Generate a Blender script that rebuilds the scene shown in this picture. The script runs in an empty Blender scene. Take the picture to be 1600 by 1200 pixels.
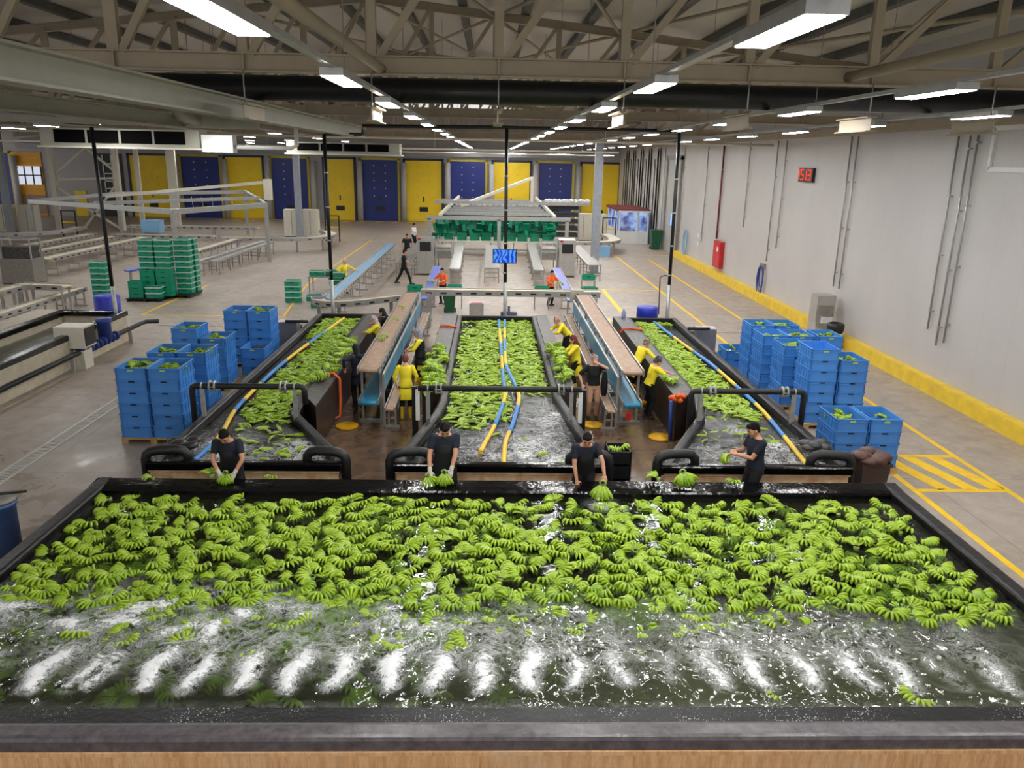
import bpy, bmesh, math, random
import numpy as np
from mathutils import Vector, Matrix, Quaternion
R_ = random.Random(7)
SC = bpy.context.scene
COL = SC.collection
PI = math.pi

# ------------------------------------------------------------------ camera
CAM_R = Vector((0.99948032, -0.02637957, 0.01852604))
CAM_U = Vector((-0.01060476, 0.2736431, 0.96177284))
CAM_F = Vector((0.03044067, 0.96146949, -0.27322114))
CAM_H, FPX = 6.2, 1241.8
cd = bpy.data.cameras.new('camera'); cam = bpy.data.objects.new('camera', cd); COL.objects.link(cam)
cd.sensor_fit = 'HORIZONTAL'; cd.sensor_width = 36.0; cd.lens = FPX / 1600 * 36.0
cd.clip_start = 0.05; cd.clip_end = 300
m = Matrix.Identity(4)
for i in range(3):
    m[i][0] = CAM_R[i]; m[i][1] = CAM_U[i]; m[i][2] = -CAM_F[i]
m[2][3] = CAM_H
cam.matrix_world = m
SC.camera = cam

# ------------------------------------------------------------------ world, exposure
SC.view_settings.view_transform = 'Standard'
SC.view_settings.look = 'None'
SC.view_settings.gamma = 1.0
SC.view_settings.exposure = 0.74
SC.view_settings.use_curve_mapping = False
w = bpy.data.worlds.new('world'); SC.world = w; w.use_nodes = True
w.node_tree.nodes['Background'].inputs[0].default_value = (1.0, 0.985, 0.96, 1)
w.node_tree.nodes['Background'].inputs[1].default_value = 0.5
LIGHT_STRENGTH = 56.0


def ground(px, py, z=0.0):
    d = CAM_F * FPX + CAM_R * (px - 800) - CAM_U * (py - 600)
    t = (z - CAM_H) / d.z
    return Vector((d.x * t, d.y * t, z))


# ------------------------------------------------------------------ materials
def lin(c):
    return tuple((v / 255 / 12.92) if v / 255 <= 0.04045 else ((v / 255 + 0.055) / 1.055) ** 2.4 for v in c)


class NT:
    """small helper to wire a node tree"""
    def __init__(s, name):
        s.m = bpy.data.materials.new(name); s.m.use_nodes = True
        s.t = s.m.node_tree; s.n = s.t.nodes; s.n.clear()
        s.out = s.n.new('ShaderNodeOutputMaterial')

    def add(s, typ, ins=None, **kw):
        n = s.n.new('ShaderNode' + typ)
        for k, v in kw.items(): setattr(n, k, v)
        for k, v in (ins or {}).items():
            if isinstance(v, bpy.types.NodeSocket): s.t.links.new(v, n.inputs[k])
            else: n.inputs[k].default_value = v
        return n

    def math(s, op, a, b=0.0, clamp=False):
        return s.add('Math', {0: a, 1: b}, operation=op, use_clamp=clamp).outputs[0]

    def mix(s, f, a, b, bt='MIX'):
        n = s.add('MixRGB', {0: f}, blend_type=bt)
        for i, v in ((1, a), (2, b)):
            if isinstance(v, bpy.types.NodeSocket): s.t.links.new(v, n.inputs[i])
            else: n.inputs[i].default_value = (*v, 1) if len(v) == 3 else v
        return n.outputs[0]

    def noise(s, scale, detail=3, rough=.55, dist=0.0, vec=None):
        d = {'Scale': scale, 'Detail': detail, 'Roughness': rough, 'Distortion': dist}
        if vec is not None: d['Vector'] = vec
        return s.add('TexNoise', d).outputs[0]

    def ramp(s, f, a, b):
        n = s.add('MapRange', {0: f, 1: a, 2: b, 3: 0.0, 4: 1.0}); n.clamp = True
        return n.outputs[0]

    def surf(s, sh):
        s.t.links.new(sh, s.out.inputs[0]); return s.m


MATS = {}


def mat(name, rgb, rough=.5, metal=0.0, var=.12, scale=4.0, rgb2=None, bump=0.0, bscale=30.0, spec=.5, rand=0.0, coat=0.0):
    if name in MATS: return MATS[name]
    t = NT(name)
    co = t.add('TexCoord').outputs['Object']
    a = lin(rgb); b = lin(rgb2) if rgb2 else tuple(v * (1 - var * 2) for v in a)
    f = t.ramp(t.noise(scale, 4, .6, .3, co), .35, .75)
    c = t.mix(f, a, b)
    if rand:
        r = t.add('ObjectInfo').outputs['Random']
        hs = t.add('HueSaturation', {'Hue': 0.5, 'Saturation': 1.0, 'Color': c})
        t.t.links.new(t.math('ADD', t.math('MULTIPLY', r, rand), 1 - rand / 2), hs.inputs['Value'])
        c = hs.outputs[0]
    p = t.add('BsdfPrincipled', {'Base Color': c, 'Roughness': rough, 'Metallic': metal, 'Specular IOR Level': spec, 'Coat Weight': coat})
    if bump:
        bn = t.add('Bump', {'Strength': bump, 'Distance': .02, 'Height': t.noise(bscale, 3, .6, 0, co)})
        t.t.links.new(bn.outputs[0], p.inputs['Normal'])
    MATS[name] = t.surf(p.outputs[0])
    return MATS[name]


def emit(name, rgb, strength):
    t = NT(name)
    e = t.add('Emission', {0: (*lin(rgb), 1), 1: strength})
    MATS[name] = t.surf(e.outputs[0]); return MATS[name]


M = {}
M['beam'] = mat('beam_paint', (166, 152, 130), .55, 0, .08, 2)
M['beam_grey'] = mat('beam_grey_paint', (168, 166, 152), .5, 0, .06, 2)
M['black_duct'] = mat('black_insulation', (26, 27, 31), .42, 0, .25, 6, bump=.3, bscale=9)
M['galv'] = mat('galvanised_steel', (178, 178, 176), .38, .55, .12, 9)
M['steel'] = mat('stainless_steel', (186, 184, 180), .32, .6, .10, 8)
M['steel_dull'] = mat('dull_steel', (150, 146, 138), .5, .35, .2, 12)
M['panel'] = mat('white_wall_panel', (206, 203, 200), .45, 0, .03, .8)
M['roofsheet'] = mat('roof_sheet', (188, 184, 176), .6, 0, .06, .5)
M['purlin'] = mat('purlin_steel', (86, 86, 84), .6, 0, .15, 3)
M['white'] = mat('white_paint', (222, 222, 220), .45, 0, .04, 5)
M['offwhite'] = mat('off_white_paint', (214, 208, 192), .5, 0, .06, 5)
M['yellow'] = mat('yellow_paint', (236, 196, 38), .5, 0, .08, 6)
M['yellow_door'] = mat('yellow_door_paint', (238, 202, 22), .45, 0, .05, 1)
M['blue_door'] = mat('blue_door_paint', (22, 42, 120), .42, 0, .10, 1)
M['black'] = mat('black_plastic', (20, 20, 22), .45, 0, .2, 6)
M['black_rubber'] = mat('black_rubber', (28, 27, 28), .5, 0, .25, 8, bump=.4, bscale=25)
M['liner'] = mat('wet_black_liner', (14, 13, 15), .12, 0, .25, 5, bump=.5, bscale=7, spec=.4)
M['liner_top'] = mat('worn_black_liner', (72, 66, 66), .3, 0, .3, 12, rgb2=(26, 22, 22), bump=.5, bscale=10)
def lip_material():
    t = NT('splashed_black_liner'); co = t.add('TexCoord').outputs['Object']
    v = t.add('TexVoronoi', {'Vector': co, 'Scale': 34.0}).outputs['Distance']
    big = t.noise(1.6, 3, .6, .3, co)
    dots = t.math('LESS_THAN', v, t.math('MULTIPLY', t.ramp(big, .38, .75), .34))
    bn = t.add('Bump', {'Strength': .5, 'Distance': .02, 'Height': t.noise(12, 3, .6, 0, co)}).outputs[0]
    a = t.add('BsdfPrincipled', {'Base Color': (*lin((18, 17, 19)), 1), 'Roughness': .3, 'Specular IOR Level': .2, 'Normal': bn}).outputs[0]
    b = t.add('BsdfDiffuse', {'Color': (.8, .81, .83, 1)}).outputs[0]
    return t.surf(t.add('MixShader', {0: dots, 1: a, 2: b}).outputs[0])
M['splash_liner'] = lip_material()
M['front_rim'] = mat('front_rim_liner', (104, 97, 101), .3, 0, .1, 9, rgb2=(62, 56, 60), bump=.35, bscale=8)
M['flume_rim'] = mat('flume_black_liner', (34, 31, 32), .38, 0, .3, 12, rgb2=(13, 12, 13), bump=.6, bscale=10, spec=.3)
M['rubbermat'] = mat('grey_rib_mat', (98, 94, 92), .4, 0, .35, 14, rgb2=(30, 28, 27), bump=.6, bscale=20)
M['crate_blue'] = mat('blue_crate_plastic', (70, 138, 214), .4, 0, .05, 3, rand=.18)
M['crate_blue_dk'] = mat('blue_crate_handle', (8, 24, 62), .6)
M['crate_green'] = mat('green_crate_plastic', (4, 148, 112), .42, 0, .1, 6, rand=.16)
M['crate_green_dk'] = mat('green_crate_slot', (0, 52, 40), .6)
M['film'] = mat('clear_wrap_film', (176, 214, 200), .2, 0, .15, 30)
M['label'] = mat('pale_green_label', (176, 214, 120), .5)
M['wood'] = mat('pallet_wood', (196, 158, 104), .7, 0, .2, 10)
M['belt_brown'] = mat('tan_belt', (168, 140, 118), .55, 0, .12, 8, rgb2=(134, 106, 86))
M['belt_blue'] = mat('blue_belt', (44, 138, 178), .4, 0, .15, 10)
M['belt_ltblue'] = mat('light_blue_belt', (126, 176, 214), .4, 0, .08, 5)
M['belt_cream'] = mat('cream_belt', (214, 200, 172), .5, 0, .06, 6)
M['belt_violet'] = mat('violet_blue_belt', (96, 112, 206), .4, 0, .06, 6)
M['blueplastic'] = mat('deep_blue_plastic', (38, 52, 176), .35, 0, .06, 4)
M['bluepipe'] = mat('blue_motor_paint', (34, 62, 140), .4, 0, .12, 6)
M['hose_blue'] = mat('blue_foam_hose', (66, 134, 206), .5, 0, .06, 8)
M['hose_yellow'] = mat('yellow_foam_hose', (232, 194, 56), .5, 0, .06, 8)
M['orange'] = mat('orange_rubber', (226, 92, 26), .45)
M['red'] = mat('red_paint', (190, 34, 40), .4)
M['darkred'] = mat('dark_red_paint', (110, 30, 32), .5)
M['greenbin'] = mat('green_bin_plastic', (16, 84, 52), .4)
M['brownbin'] = mat('brown_bin_plastic', (74, 54, 50), .5)
M['sack'] = mat('brown_wet_sack', (88, 56, 46), .5, 0, .3, 20)
M['tarp'] = mat('grey_wet_cloth', (52, 50, 52), .35, 0, .3, 14)
M['concrete'] = mat('pale_concrete', (208, 196, 170), .6, 0, .12, 5, bump=.1)
M['banana'] = None
M['glassblue'] = emit('lit_window_blue', (120, 160, 255), 1.4)


# ------------------------------------------------------------------ geometry
class MB:
    """collects boxes, tubes and lofts, then links them as ONE mesh object"""
    def __init__(s): s.v = []; s.f = []; s.smooth = []; s.mi = 0; s.idx = []

    def use(s, i):
        s.idx += [s.mi] * (len(s.f) - len(s.idx)); s.mi = i; return s

    def quadmesh(s, verts, faces, smooth=False):
        o = len(s.v); s.v += [tuple(v) for v in verts]
        s.f += [tuple(i + o for i in f) for f in faces]; s.smooth += [smooth] * len(faces)

    def box(s, x0, y0, z0, x1, y1, z1):
        x0, x1 = sorted((x0, x1)); y0, y1 = sorted((y0, y1)); z0, z1 = sorted((z0, z1))
        v = [(x, y, z) for z in (z0, z1) for y in (y0, y1) for x in (x0, x1)]
        s.quadmesh(v, [(0, 2, 3, 1), (4, 5, 7, 6), (0, 1, 5, 4), (2, 6, 7, 3), (0, 4, 6, 2), (1, 3, 7, 5)]); return s

    def obox(s, c, size, rot):
        """box at c, size, rot = Matrix 3x3 or euler tuple"""
        if isinstance(rot, (tuple, list)):
            from mathutils import Euler
            rot = Euler(rot).to_matrix()
        c = Vector(c); a, b, d = (q / 2 for q in size)
        v = [c + rot @ Vector((x, y, z)) for z in (-d, d) for y in (-b, b) for x in (-a, a)]
        s.quadmesh(v, [(0, 2, 3, 1), (4, 5, 7, 6), (0, 1, 5, 4), (2, 6, 7, 3), (0, 4, 6, 2), (1, 3, 7, 5)]); return s

    def bar(s, p0, p1, wd, ht, up=(0, 0, 1)):
        """rectangular bar from p0 to p1"""
        p0 = Vector(p0); p1 = Vector(p1); d = (p1 - p0); L = d.length; d.normalize()
        upv = Vector(up)
        if abs(d.dot(upv)) > .98: upv = Vector((0, 1, 0))
        sx = d.cross(upv).normalized(); sz = sx.cross(d).normalized()
        return s.obox((p0 + p1) / 2, (wd, L, ht), Matrix((sx, d, sz)).transposed())

    def ibeam(s, p0, p1, wd, ht, th=.02):
        p0 = Vector(p0); p1 = Vector(p1); z = Vector((0, 0, ht / 2 - th / 2))
        s.bar(p0, p1, th, ht); s.bar(p0 + z, p1 + z, wd, th); s.bar(p0 - z, p1 - z, wd, th); return s

    def tube(s, pts, r, n=8, caps=True, smooth=True, rx=1.0):
        pts = [Vector(p) for p in pts]; k = len(pts)
        rs = r if isinstance(r, (list, tuple)) else [r] * k
        T = []
        for i in range(k):
            a = pts[max(i - 1, 0)]; b = pts[min(i + 1, k - 1)]
            T.append((b - a).normalized() if (b - a).length > 1e-9 else Vector((0, 0, 1)))
        ref = Vector((0, 0, 1)) if abs(T[0].z) < .9 else Vector((1, 0, 0))
        nx = T[0].cross(ref).normalized(); vs = []
        for i in range(k):
            nx = (nx - T[i] * nx.dot(T[i])).normalized(); ny = T[i].cross(nx)
            for j in range(n):
                a = 2 * PI * j / n
                vs.append(pts[i] + (nx * math.cos(a) * rx + ny * math.sin(a)) * rs[i])
        fs = [(i * n + j, i * n + (j + 1) % n, (i + 1) * n + (j + 1) % n, (i + 1) * n + j) for i in range(k - 1) for j in range(n)]
        s.quadmesh(vs, fs, smooth)
        if caps:
            s.f.append(tuple(range(len(s.v) - k * n + n - 1, len(s.v) - k * n - 1, -1))); s.smooth.append(False)
            s.f.append(tuple(range(len(s.v) - n, len(s.v)))); s.smooth.append(False)
        return s

    def ball(s, c, r, n=10, m_=7, sc=(1, 1, 1), rot=None):
        c = Vector(c); vs = []; fs = []
        for i in range(1, m_):
            t = PI * i / m_
            for j in range(n):
                a = 2 * PI * j / n
                q = Vector((math.sin(t) * math.cos(a) * r * sc[0], math.sin(t) * math.sin(a) * r * sc[1], math.cos(t) * r * sc[2]))
                vs.append(c + (rot @ q if rot else q))
        top = Vector((0, 0, r * sc[2])); bt = -top
        vs += [c + (rot @ top if rot else top), c + (rot @ bt if rot else bt)]
        T, B = len(vs) - 2, len(vs) - 1
        for i in range(m_ - 2):
            for j in range(n): fs.append((i * n + j, (i + 1) * n + j, (i + 1) * n + (j + 1) % n, i * n + (j + 1) % n))
        for j in range(n):
            fs.append((T, j, (j + 1) % n)); fs.append((B, (m_ - 2) * n + (j + 1) % n, (m_ - 2) * n + j))
        s.quadmesh(vs, fs, True); return s

    def prism(s, poly, z0, z1):
        n = len(poly)
        v = [(x, y, z0) for x, y in poly] + [(x, y, z1) for x, y in poly]
        s.quadmesh(v, [tuple(range(n - 1, -1, -1)), tuple(range(n, 2 * n))] + [(i, (i + 1) % n, n + (i + 1) % n, n + i) for i in range(n)]); return s

    def loft(s, rings, smooth=True, caps=True):
        n = len(rings[0]); o = len(s.v)
        s.v += [tuple(p) for r in rings for p in r]
        for i in range(len(rings) - 1):
            for j in range(n):
                s.f.append((o + i * n + j, o + i * n + (j + 1) % n, o + (i + 1) * n + (j + 1) % n, o + (i + 1) * n + j)); s.smooth.append(smooth)
        if caps:
            s.f.append(tuple(o + j for j in range(n - 1, -1, -1))); s.smooth.append(False)
            s.f.append(tuple(o + (len(rings) - 1) * n + j for j in range(n))); s.smooth.append(False)
        return s

    def lathe(s, c, prof, n=16, ax='z'):
        c = Vector(c); rings = []
        for r, h in prof:
            ring = []
            for j in range(n):
                a = 2 * PI * j / n; p = (r * math.cos(a), r * math.sin(a), h)
                if ax == 'y': p = (p[0], p[2], p[1])
                if ax == 'x': p = (p[2], p[0], p[1])
                ring.append(c + Vector(p))
            rings.append(ring)
        return s.loft(rings)

    def mesh(s, name, mats):
        me = bpy.data.meshes.new(name); me.from_pydata(s.v, [], s.f)
        me.polygons.foreach_set('use_smooth', s.smooth)
        s.use(s.mi)
        if any(s.idx): me.polygons.foreach_set('material_index', s.idx)
        for q in (mats if isinstance(mats, (list, tuple)) else [mats]): me.materials.append(q)
        bm = bmesh.new(); bm.from_mesh(me); bmesh.ops.recalc_face_normals(bm, faces=bm.faces[:]); bm.to_mesh(me); bm.free()
        return me

    def build(s, name, material, parent=None, loc=None):
        """link; when a parent at p is given the vertices are world positions and get shifted"""
        me = s.mesh(name, material)
        o = bpy.data.objects.new(name, me); COL.objects.link(o)
        if parent is not None:
            o.parent = parent
            root = parent
            off = Vector(root.location)
            while root.parent: root = root.parent; off = off + Vector(root.location)
            me.transform(Matrix.Translation(-off))
        elif loc is not None:
            me.transform(Matrix.Translation(-Vector(loc))); o.location = loc
        return o


def tag(o, label=None, cat=None, group=None, kind=None):
    if label: o['label'] = label
    if cat: o['category'] = cat
    if group: o['group'] = group
    if kind: o['kind'] = kind
    return o


def thing(name, label, cat, loc, group=None):
    o = bpy.data.objects.new(name, None); COL.objects.link(o); o.location = loc; o.empty_display_size = .2
    return tag(o, label, cat, group)


def struct(name, mb, material, parent=None):
    o = mb.build(name, material, parent)
    if parent is None: o['kind'] = 'structure'
    return o


def copy_tree(o, parent=None):
    c = o.copy(); COL.objects.link(c)
    if parent: c.parent = parent
    for ch in o.children: copy_tree(ch, c)
    return c


ORD = ['', 'first', 'second', 'third', 'fourth', 'fifth', 'sixth', 'seventh', 'eighth', 'ninth', 'tenth', 'eleventh', 'twelfth',
       'thirteenth', 'fourteenth', 'fifteenth', 'sixteenth', 'seventeenth', 'eighteenth', 'nineteenth', 'twentieth']
# ------------------------------------------------------------------ the building
def floor_material():
    t = NT('concrete_floor')
    co = t.add('TexCoord').outputs['Object']
    sx = t.add('SeparateXYZ', {0: co})
    X, Y = sx.outputs[0], sx.outputs[1]
    n1 = t.noise(.35, 5, .6, .5, co); n2 = t.noise(2.2, 5, .65, .6, co); n3 = t.noise(30, 3, .6, 0, co)
    dry = t.mix(t.ramp(n2, .35, .7), lin((168, 155, 143)), lin((147, 133, 121)))
    dry = t.mix(t.math('MULTIPLY', t.ramp(n1, .5, .7), .6), dry, lin((178, 166, 155)))
    dry = t.mix(t.math('MULTIPLY', t.ramp(n3, .45, .8), .25), dry, lin((128, 116, 100)))
    # faint slab joints every 6 m
    jx = t.math('ABSOLUTE', t.math('SUBTRACT', t.math('FRACT', t.math('DIVIDE', X, 6.0)), .5))
    jy = t.math('ABSOLUTE', t.math('SUBTRACT', t.math('FRACT', t.math('DIVIDE', Y, 6.0)), .5))
    j = t.math('LESS_THAN', t.math('MINIMUM', jx, jy), .0022)
    dry = t.mix(t.math('MULTIPLY', j, .5), dry, lin((104, 94, 82)))
    # wet stained concrete of the work lanes between and in front of the tanks
    def band(v, a, b, s):
        return t.math('MULTIPLY', t.ramp(v, a - s, a + s), t.math('SUBTRACT', 1.0, t.ramp(v, b - s, b + s)))
    nn = t.math('MULTIPLY', t.math('SUBTRACT', n2, .5), 1.2)
    Xn = t.math('ADD', X, nn); Yn = t.math('ADD', Y, nn)
    wet = t.math('MULTIPLY', band(Xn, -4.4, 4.9, .2), band(Yn, 11.0, 26.5, 1.2))
    damp = t.math('MULTIPLY', band(Xn, -12.5, -5.5, .8), band(Yn, 8.0, 16.2, 1.0))
    damp = t.math('MULTIPLY', damp, t.ramp(t.noise(.9, 4, .6, .4, co), .38, .62))
    c = t.mix(t.math('MULTIPLY', damp, .55), dry, lin((126, 108, 84)))
    wetc = t.mix(t.ramp(n2, .4, .7), lin((104, 82, 64)), lin((70, 52, 41)))
    c = t.mix(wet, c, wetc)
    ro = t.math('SUBTRACT', t.math('ADD', .34, t.math('MULTIPLY', n2, .2)), t.math('MULTIPLY', t.math('MAXIMUM', wet, damp), .26), True)
    bn = t.add('Bump', {'Strength': .12, 'Distance': .02, 'Height': n2})
    p = t.add('BsdfPrincipled', {'Base Color': c, 'Roughness': ro, 'Normal': bn.outputs[0]})
    return t.surf(p.outputs[0])


XR = 12.7; YB = 80.6
RIDGE_X, RIDGE_Z, SLOPE = -4.0, 11.45, .107
def roof_z(x): return RIDGE_Z - SLOPE * abs(x - RIDGE_X)

fl = struct('floor', MB().box(-48, -3, -.2, XR, YB, 0), floor_material())
M['line'] = mat('floor_line_paint', (246, 200, 20), .5, 0, .06, 3, rgb2=(226, 182, 40))
def fline(x0, y0, x1, y1, wd=.12, name='painted_line'):
    a = Vector((x0, y0, 0)); b = Vector((x1, y1, 0)); d = (b - a).normalized(); s = Vector((-d.y, d.x, 0)) * wd / 2
    mb = MB(); mb.prism([tuple((a - s).xy), tuple((b - s).xy), tuple((b + s).xy), tuple((a + s).xy)], 0.0, .004)
    return struct(name, mb, M['line'], fl)
fline(10.4, 9.5, 10.4, 52, .13); fline(8.5, 8.5, 8.5, 54, .13)
fline(5.66, 39.1, 8.5, 39.1, .1); fline(5.66, 33, 5.66, 39.1, .2); fline(8.8, 54.3, 12.2, 54.3, .12)
fline(8.57, 16.3, 10.34, 16.3, .14); fline(8.57, 14.4, 10.34, 14.4, .14)
for k in range(3): fline(8.75 + k * .55, 16.25, 9.15 + k * .55, 14.45, .3)
fline(-13.65, 31.2, -13.65, 39, .12); fline(-13.65, 31.2, -8.0, 31.2, .1); fline(-9.0, 39.5, -9.0, 62, .12); fline(-8.1, 31, -9, 39.5, .1)
for k in range(24): fline(-26 + k * 1.5, 78.2, -25.4 + k * 1.5, 79.8, .45, 'hatched_line')
def arrow(cx, cy):
    mb = MB(); mb.prism([(cx - .06, cy), (cx + .06, cy), (cx + .06, cy + .5), (cx - .06, cy + .5)], 0, .004)
    mb.prism([(cx - .42, cy + .12), (cx, cy - .12), (cx + .42, cy + .12), (cx + .42, cy + .24), (cx, cy + .02), (cx - .42, cy + .24)], 0, .005)
    struct('painted_arrow', mb, M['line'], fl)
arrow(9.6, 19.6); arrow(7.2, 31.5); arrow(4.9, 31.2)

# walls
WALL_M = NT('wall_panels')
def _wallmat(t):
    co = t.add('TexCoord').outputs['Object']; sx = t.add('SeparateXYZ', {0: co})
    yy = sx.outputs[1]
    j = t.math('LESS_THAN', t.math('ABSOLUTE', t.math('SUBTRACT', t.math('FRACT', t.math('DIVIDE', yy, 1.2)), .5)), .006)
    n = t.noise(.5, 3, .5, .2, co)
    c = t.mix(t.ramp(n, .3, .7), lin((190, 186, 184)), lin((182, 178, 177)))
    c = t.mix(t.math('MULTIPLY', j, .35), c, lin((150, 146, 142)))
    p = t.add('BsdfPrincipled', {'Base Color': c, 'Roughness': .42})
    return t.surf(p.outputs[0])
M['wallp'] = _wallmat(WALL_M)
struct('wall_right', MB().box(XR, -3, 0, XR + .15, YB, roof_z(XR) + .1), M['wallp'])
struct('wall_back', MB().box(-48, YB, 0, XR + .15, YB + .2, 10.5), mat('back_wall_panel', (168, 166, 166), .5, 0, .05, .5))
struct('baseboard_right', MB().prism([(12.42, 5.0), (XR, 5.0), (XR, 54), (12.42, 54)], 0, .41), mat('yellow_kerb', (236, 200, 50), .55, 0, .12, 3, rgb2=(212, 176, 60)))
struct('trim_1', MB().box(12.35, 4, 7.2, 12.62, YB, 7.45), M['beam'])
# ceiling: two roof slopes with purlins
cl = MB()
for xa, xb in ((-48, RIDGE_X), (RIDGE_X, XR + .2)):
    za, zb = roof_z(xa), roof_z(xb)
    cl.quadmesh([(xa, -3, za), (xb, -3, zb), (xb, YB, zb), (xa, YB, za), (xa, -3, za + .12), (xb, -3, zb + .12), (xb, YB, zb + .12), (xa, YB, za + .12)],
                [(3, 2, 1, 0), (4, 5, 6, 7), (0, 1, 5, 4), (1, 2, 6, 5), (2, 3, 7, 6), (3, 0, 4, 7)])
ce = struct('ceiling', cl, M['roofsheet'])
NODE = 2.07; NX0 = .125
for k in range(-19, 7):
    x = NX0 + NODE * k + 1.0
    if x > 12: continue
    z = roof_z(x) - .13
    struct('purlin', MB().bar((x, 1, z), (x, YB - .3, z), .26, .22), M['purlin'], ce)

# roof trusses
ZB0, ZB1 = 7.47, 7.77
def make_truss():
    t = thing('roof_truss', '', 'roof truss', (0, 0, 0))
    mb = MB(); mb.ibeam((-39.5, 0, (ZB0 + ZB1) / 2), (12.6, 0, (ZB0 + ZB1) / 2), .2, ZB1 - ZB0, .025)
    for k in range(-19, 7): mb.box(NX0 + NODE * k - .012, -.1, ZB0, NX0 + NODE * k + .012, .1, ZB1)
    mb.build('bottom_chord', M['beam'], t)
    mb = MB()
    for xa, xb in ((-39.5, RIDGE_X), (RIDGE_X, 12.6)): mb.ibeam((xa, 0, roof_z(xa) - .4), (xb, 0, roof_z(xb) - .4), .2, .26, .025)
    mb.build('top_chord', M['beam'], t)
    for k in range(-19, 7):
        x = NX0 + NODE * k
        zt = roof_z(x) - .4
        if x < 12.5: MB().bar((x, 0, ZB1 - .02), (x, 0, zt), .15 if k > -3 else .19, .13, (0, 1, 0)).build('vertical_post', M['beam'], t)
        x2 = x + NODE
        if x2 < 12.6: MB().bar((x + .12, 0, ZB1 - .02), (x2 - .05, 0, roof_z(x2) - .45), .12, .1, (0, 1, 0)).build('diagonal_brace', M['beam'], t)
    return t
tr = make_truss()
for i, y in enumerate((14, 28, 42, 56, 70)):
    o = tr if i == 0 else copy_tree(tr)
    o.location = (0, y, 0)
    o['label'] = ('beige steel roof truss nearest the camera, above the long black duct', 'beige steel roof truss, second from the camera',
                  'beige steel roof truss, third from the camera', 'beige steel roof truss, fourth from the camera', 'beige steel roof truss farthest back, near the dock doors')[i]
    o['group'] = 'roof trusses across the hall'
# tie tubes and roof braces
def tube_thing(name, label, cat, pts, r, m, n=12, group=None):
    o = MB().tube(pts, r, n).build(name, m); return tag(o, label, cat, group)
tube_thing('tie_tube', 'round beige tie tube meeting the first truss left of centre', 'brace', [(-1.8, 14.0, 7.56), (-2.16, 8.6, 7.72), (-2.6, 2, 7.9)], .085, M['beam'], group='round tie tubes')
tube_thing('tie_tube', 'round beige tie tube meeting the first truss at right', 'brace', [(5.95, 14.0, 7.6), (6.2, 9.6, 7.66), (6.8, 2, 7.75)], .085, M['beam'], group='round tie tubes')
n = 0
for (xa, xb) in ((-8.2, -4.0), (-4.0, .1), (.1, 4.2), (4.2, 8.4), (8.4, 12.4)):
    for (ya, yb, nm) in ((14, 28, 'first and second'), (28, 42, 'second and third')):
        for s in (0, 1):
            x0, x1 = (xa, xb) if s == 0 else (xb, xa)
            side = ('left of the ridge', 'just right of the ridge', 'over the middle tank', 'over the right tank', 'next to the right wall')[(-8.2, -4.0, .1, 4.2, 8.4).index(xa)]
            tube_thing('roof_brace', f'roof brace {side}, {nm} trusses, {"rising" if s else "falling"} to the right', 'brace',
                       [(x0, ya, roof_z(x0) - .42), (x1, yb, roof_z(x1) - .42)], .055, M['beam'], 8, 'crossed roof braces')
# long black duct and the hangers in front of it
d = thing('insulated_duct', 'long black insulated duct running across the hall under the first truss', 'duct', (0, 16.6, 7.44))
MB().tube([(-7.0, 16.6, 7.43), (3, 16.6, 7.44), (12.6, 16.6, 7.46)], .235, 24).build('duct_pipe', M['black_duct'], d)
MB().tube([(-10.6, 16.5, 7.76), (-9, 16.55, 7.6), (-6.9, 16.6, 7.43)], .29, 20).build('grey_sleeve', M['beam_grey'], d)
for k in range(-2, 7):
    x = NX0 + NODE * k
    if x > 12: continue
    hb = thing('hanger_beam', f'short steel beam hung under the black duct, {ORD[k + 3]} from the left', 'beam', (x, 14.0, 6.8), 'short hanging beams under the duct')
    MB().tube([(x, 13.86, 7.5), (x, 13.86, 6.98)], .012, 6).build('rod', M['galv'], hb)
    dx = .42 if x > 0 else -.35
    if k in (-2, -1): dx = .3
    mb = MB(); mb.ibeam((x, 13.75, 6.86), (x, 15.0, 6.86), .16, .24, .02); mb.build('beam_section', M['beam'], hb)
g = thing('crane_girder', 'heavy grey steel girder running toward the dock doors on the left', 'girder', (-4.6, 10, 6.8))
mb = MB(); mb.ibeam((-4.6, 1, 6.98), (-4.6, 30, 6.98), .32, .36, .03); mb.build('web_beam', M['beam_grey'], g)
g = thing('crane_girder', 'second grey steel girder farther left under the roof', 'girder', (-9.5, 10, 6.9))
mb = MB(); mb.ibeam((-9.5, 1, 7.1), (-9.5, 26, 7.1), .3, .36, .03); mb.build('web_beam', M['beam_grey'], g)
g = thing('duct_branch', 'grey metal air duct with two short branches above the black cooler', 'duct', (-9, 26, 7.1))
MB().tube([(-15, 26.1, 7.2), (-7.2, 26.1, 7.1)], .2, 14).build('duct_pipe', M['beam_grey'], g)
for x in (-10.6, -9.2): MB().tube([(x, 24.8, 7.5), (x, 25.0, 7.25), (x + .2, 26.0, 7.14)], .17, 12).build('branch', M['beam_grey'], g)

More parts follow.
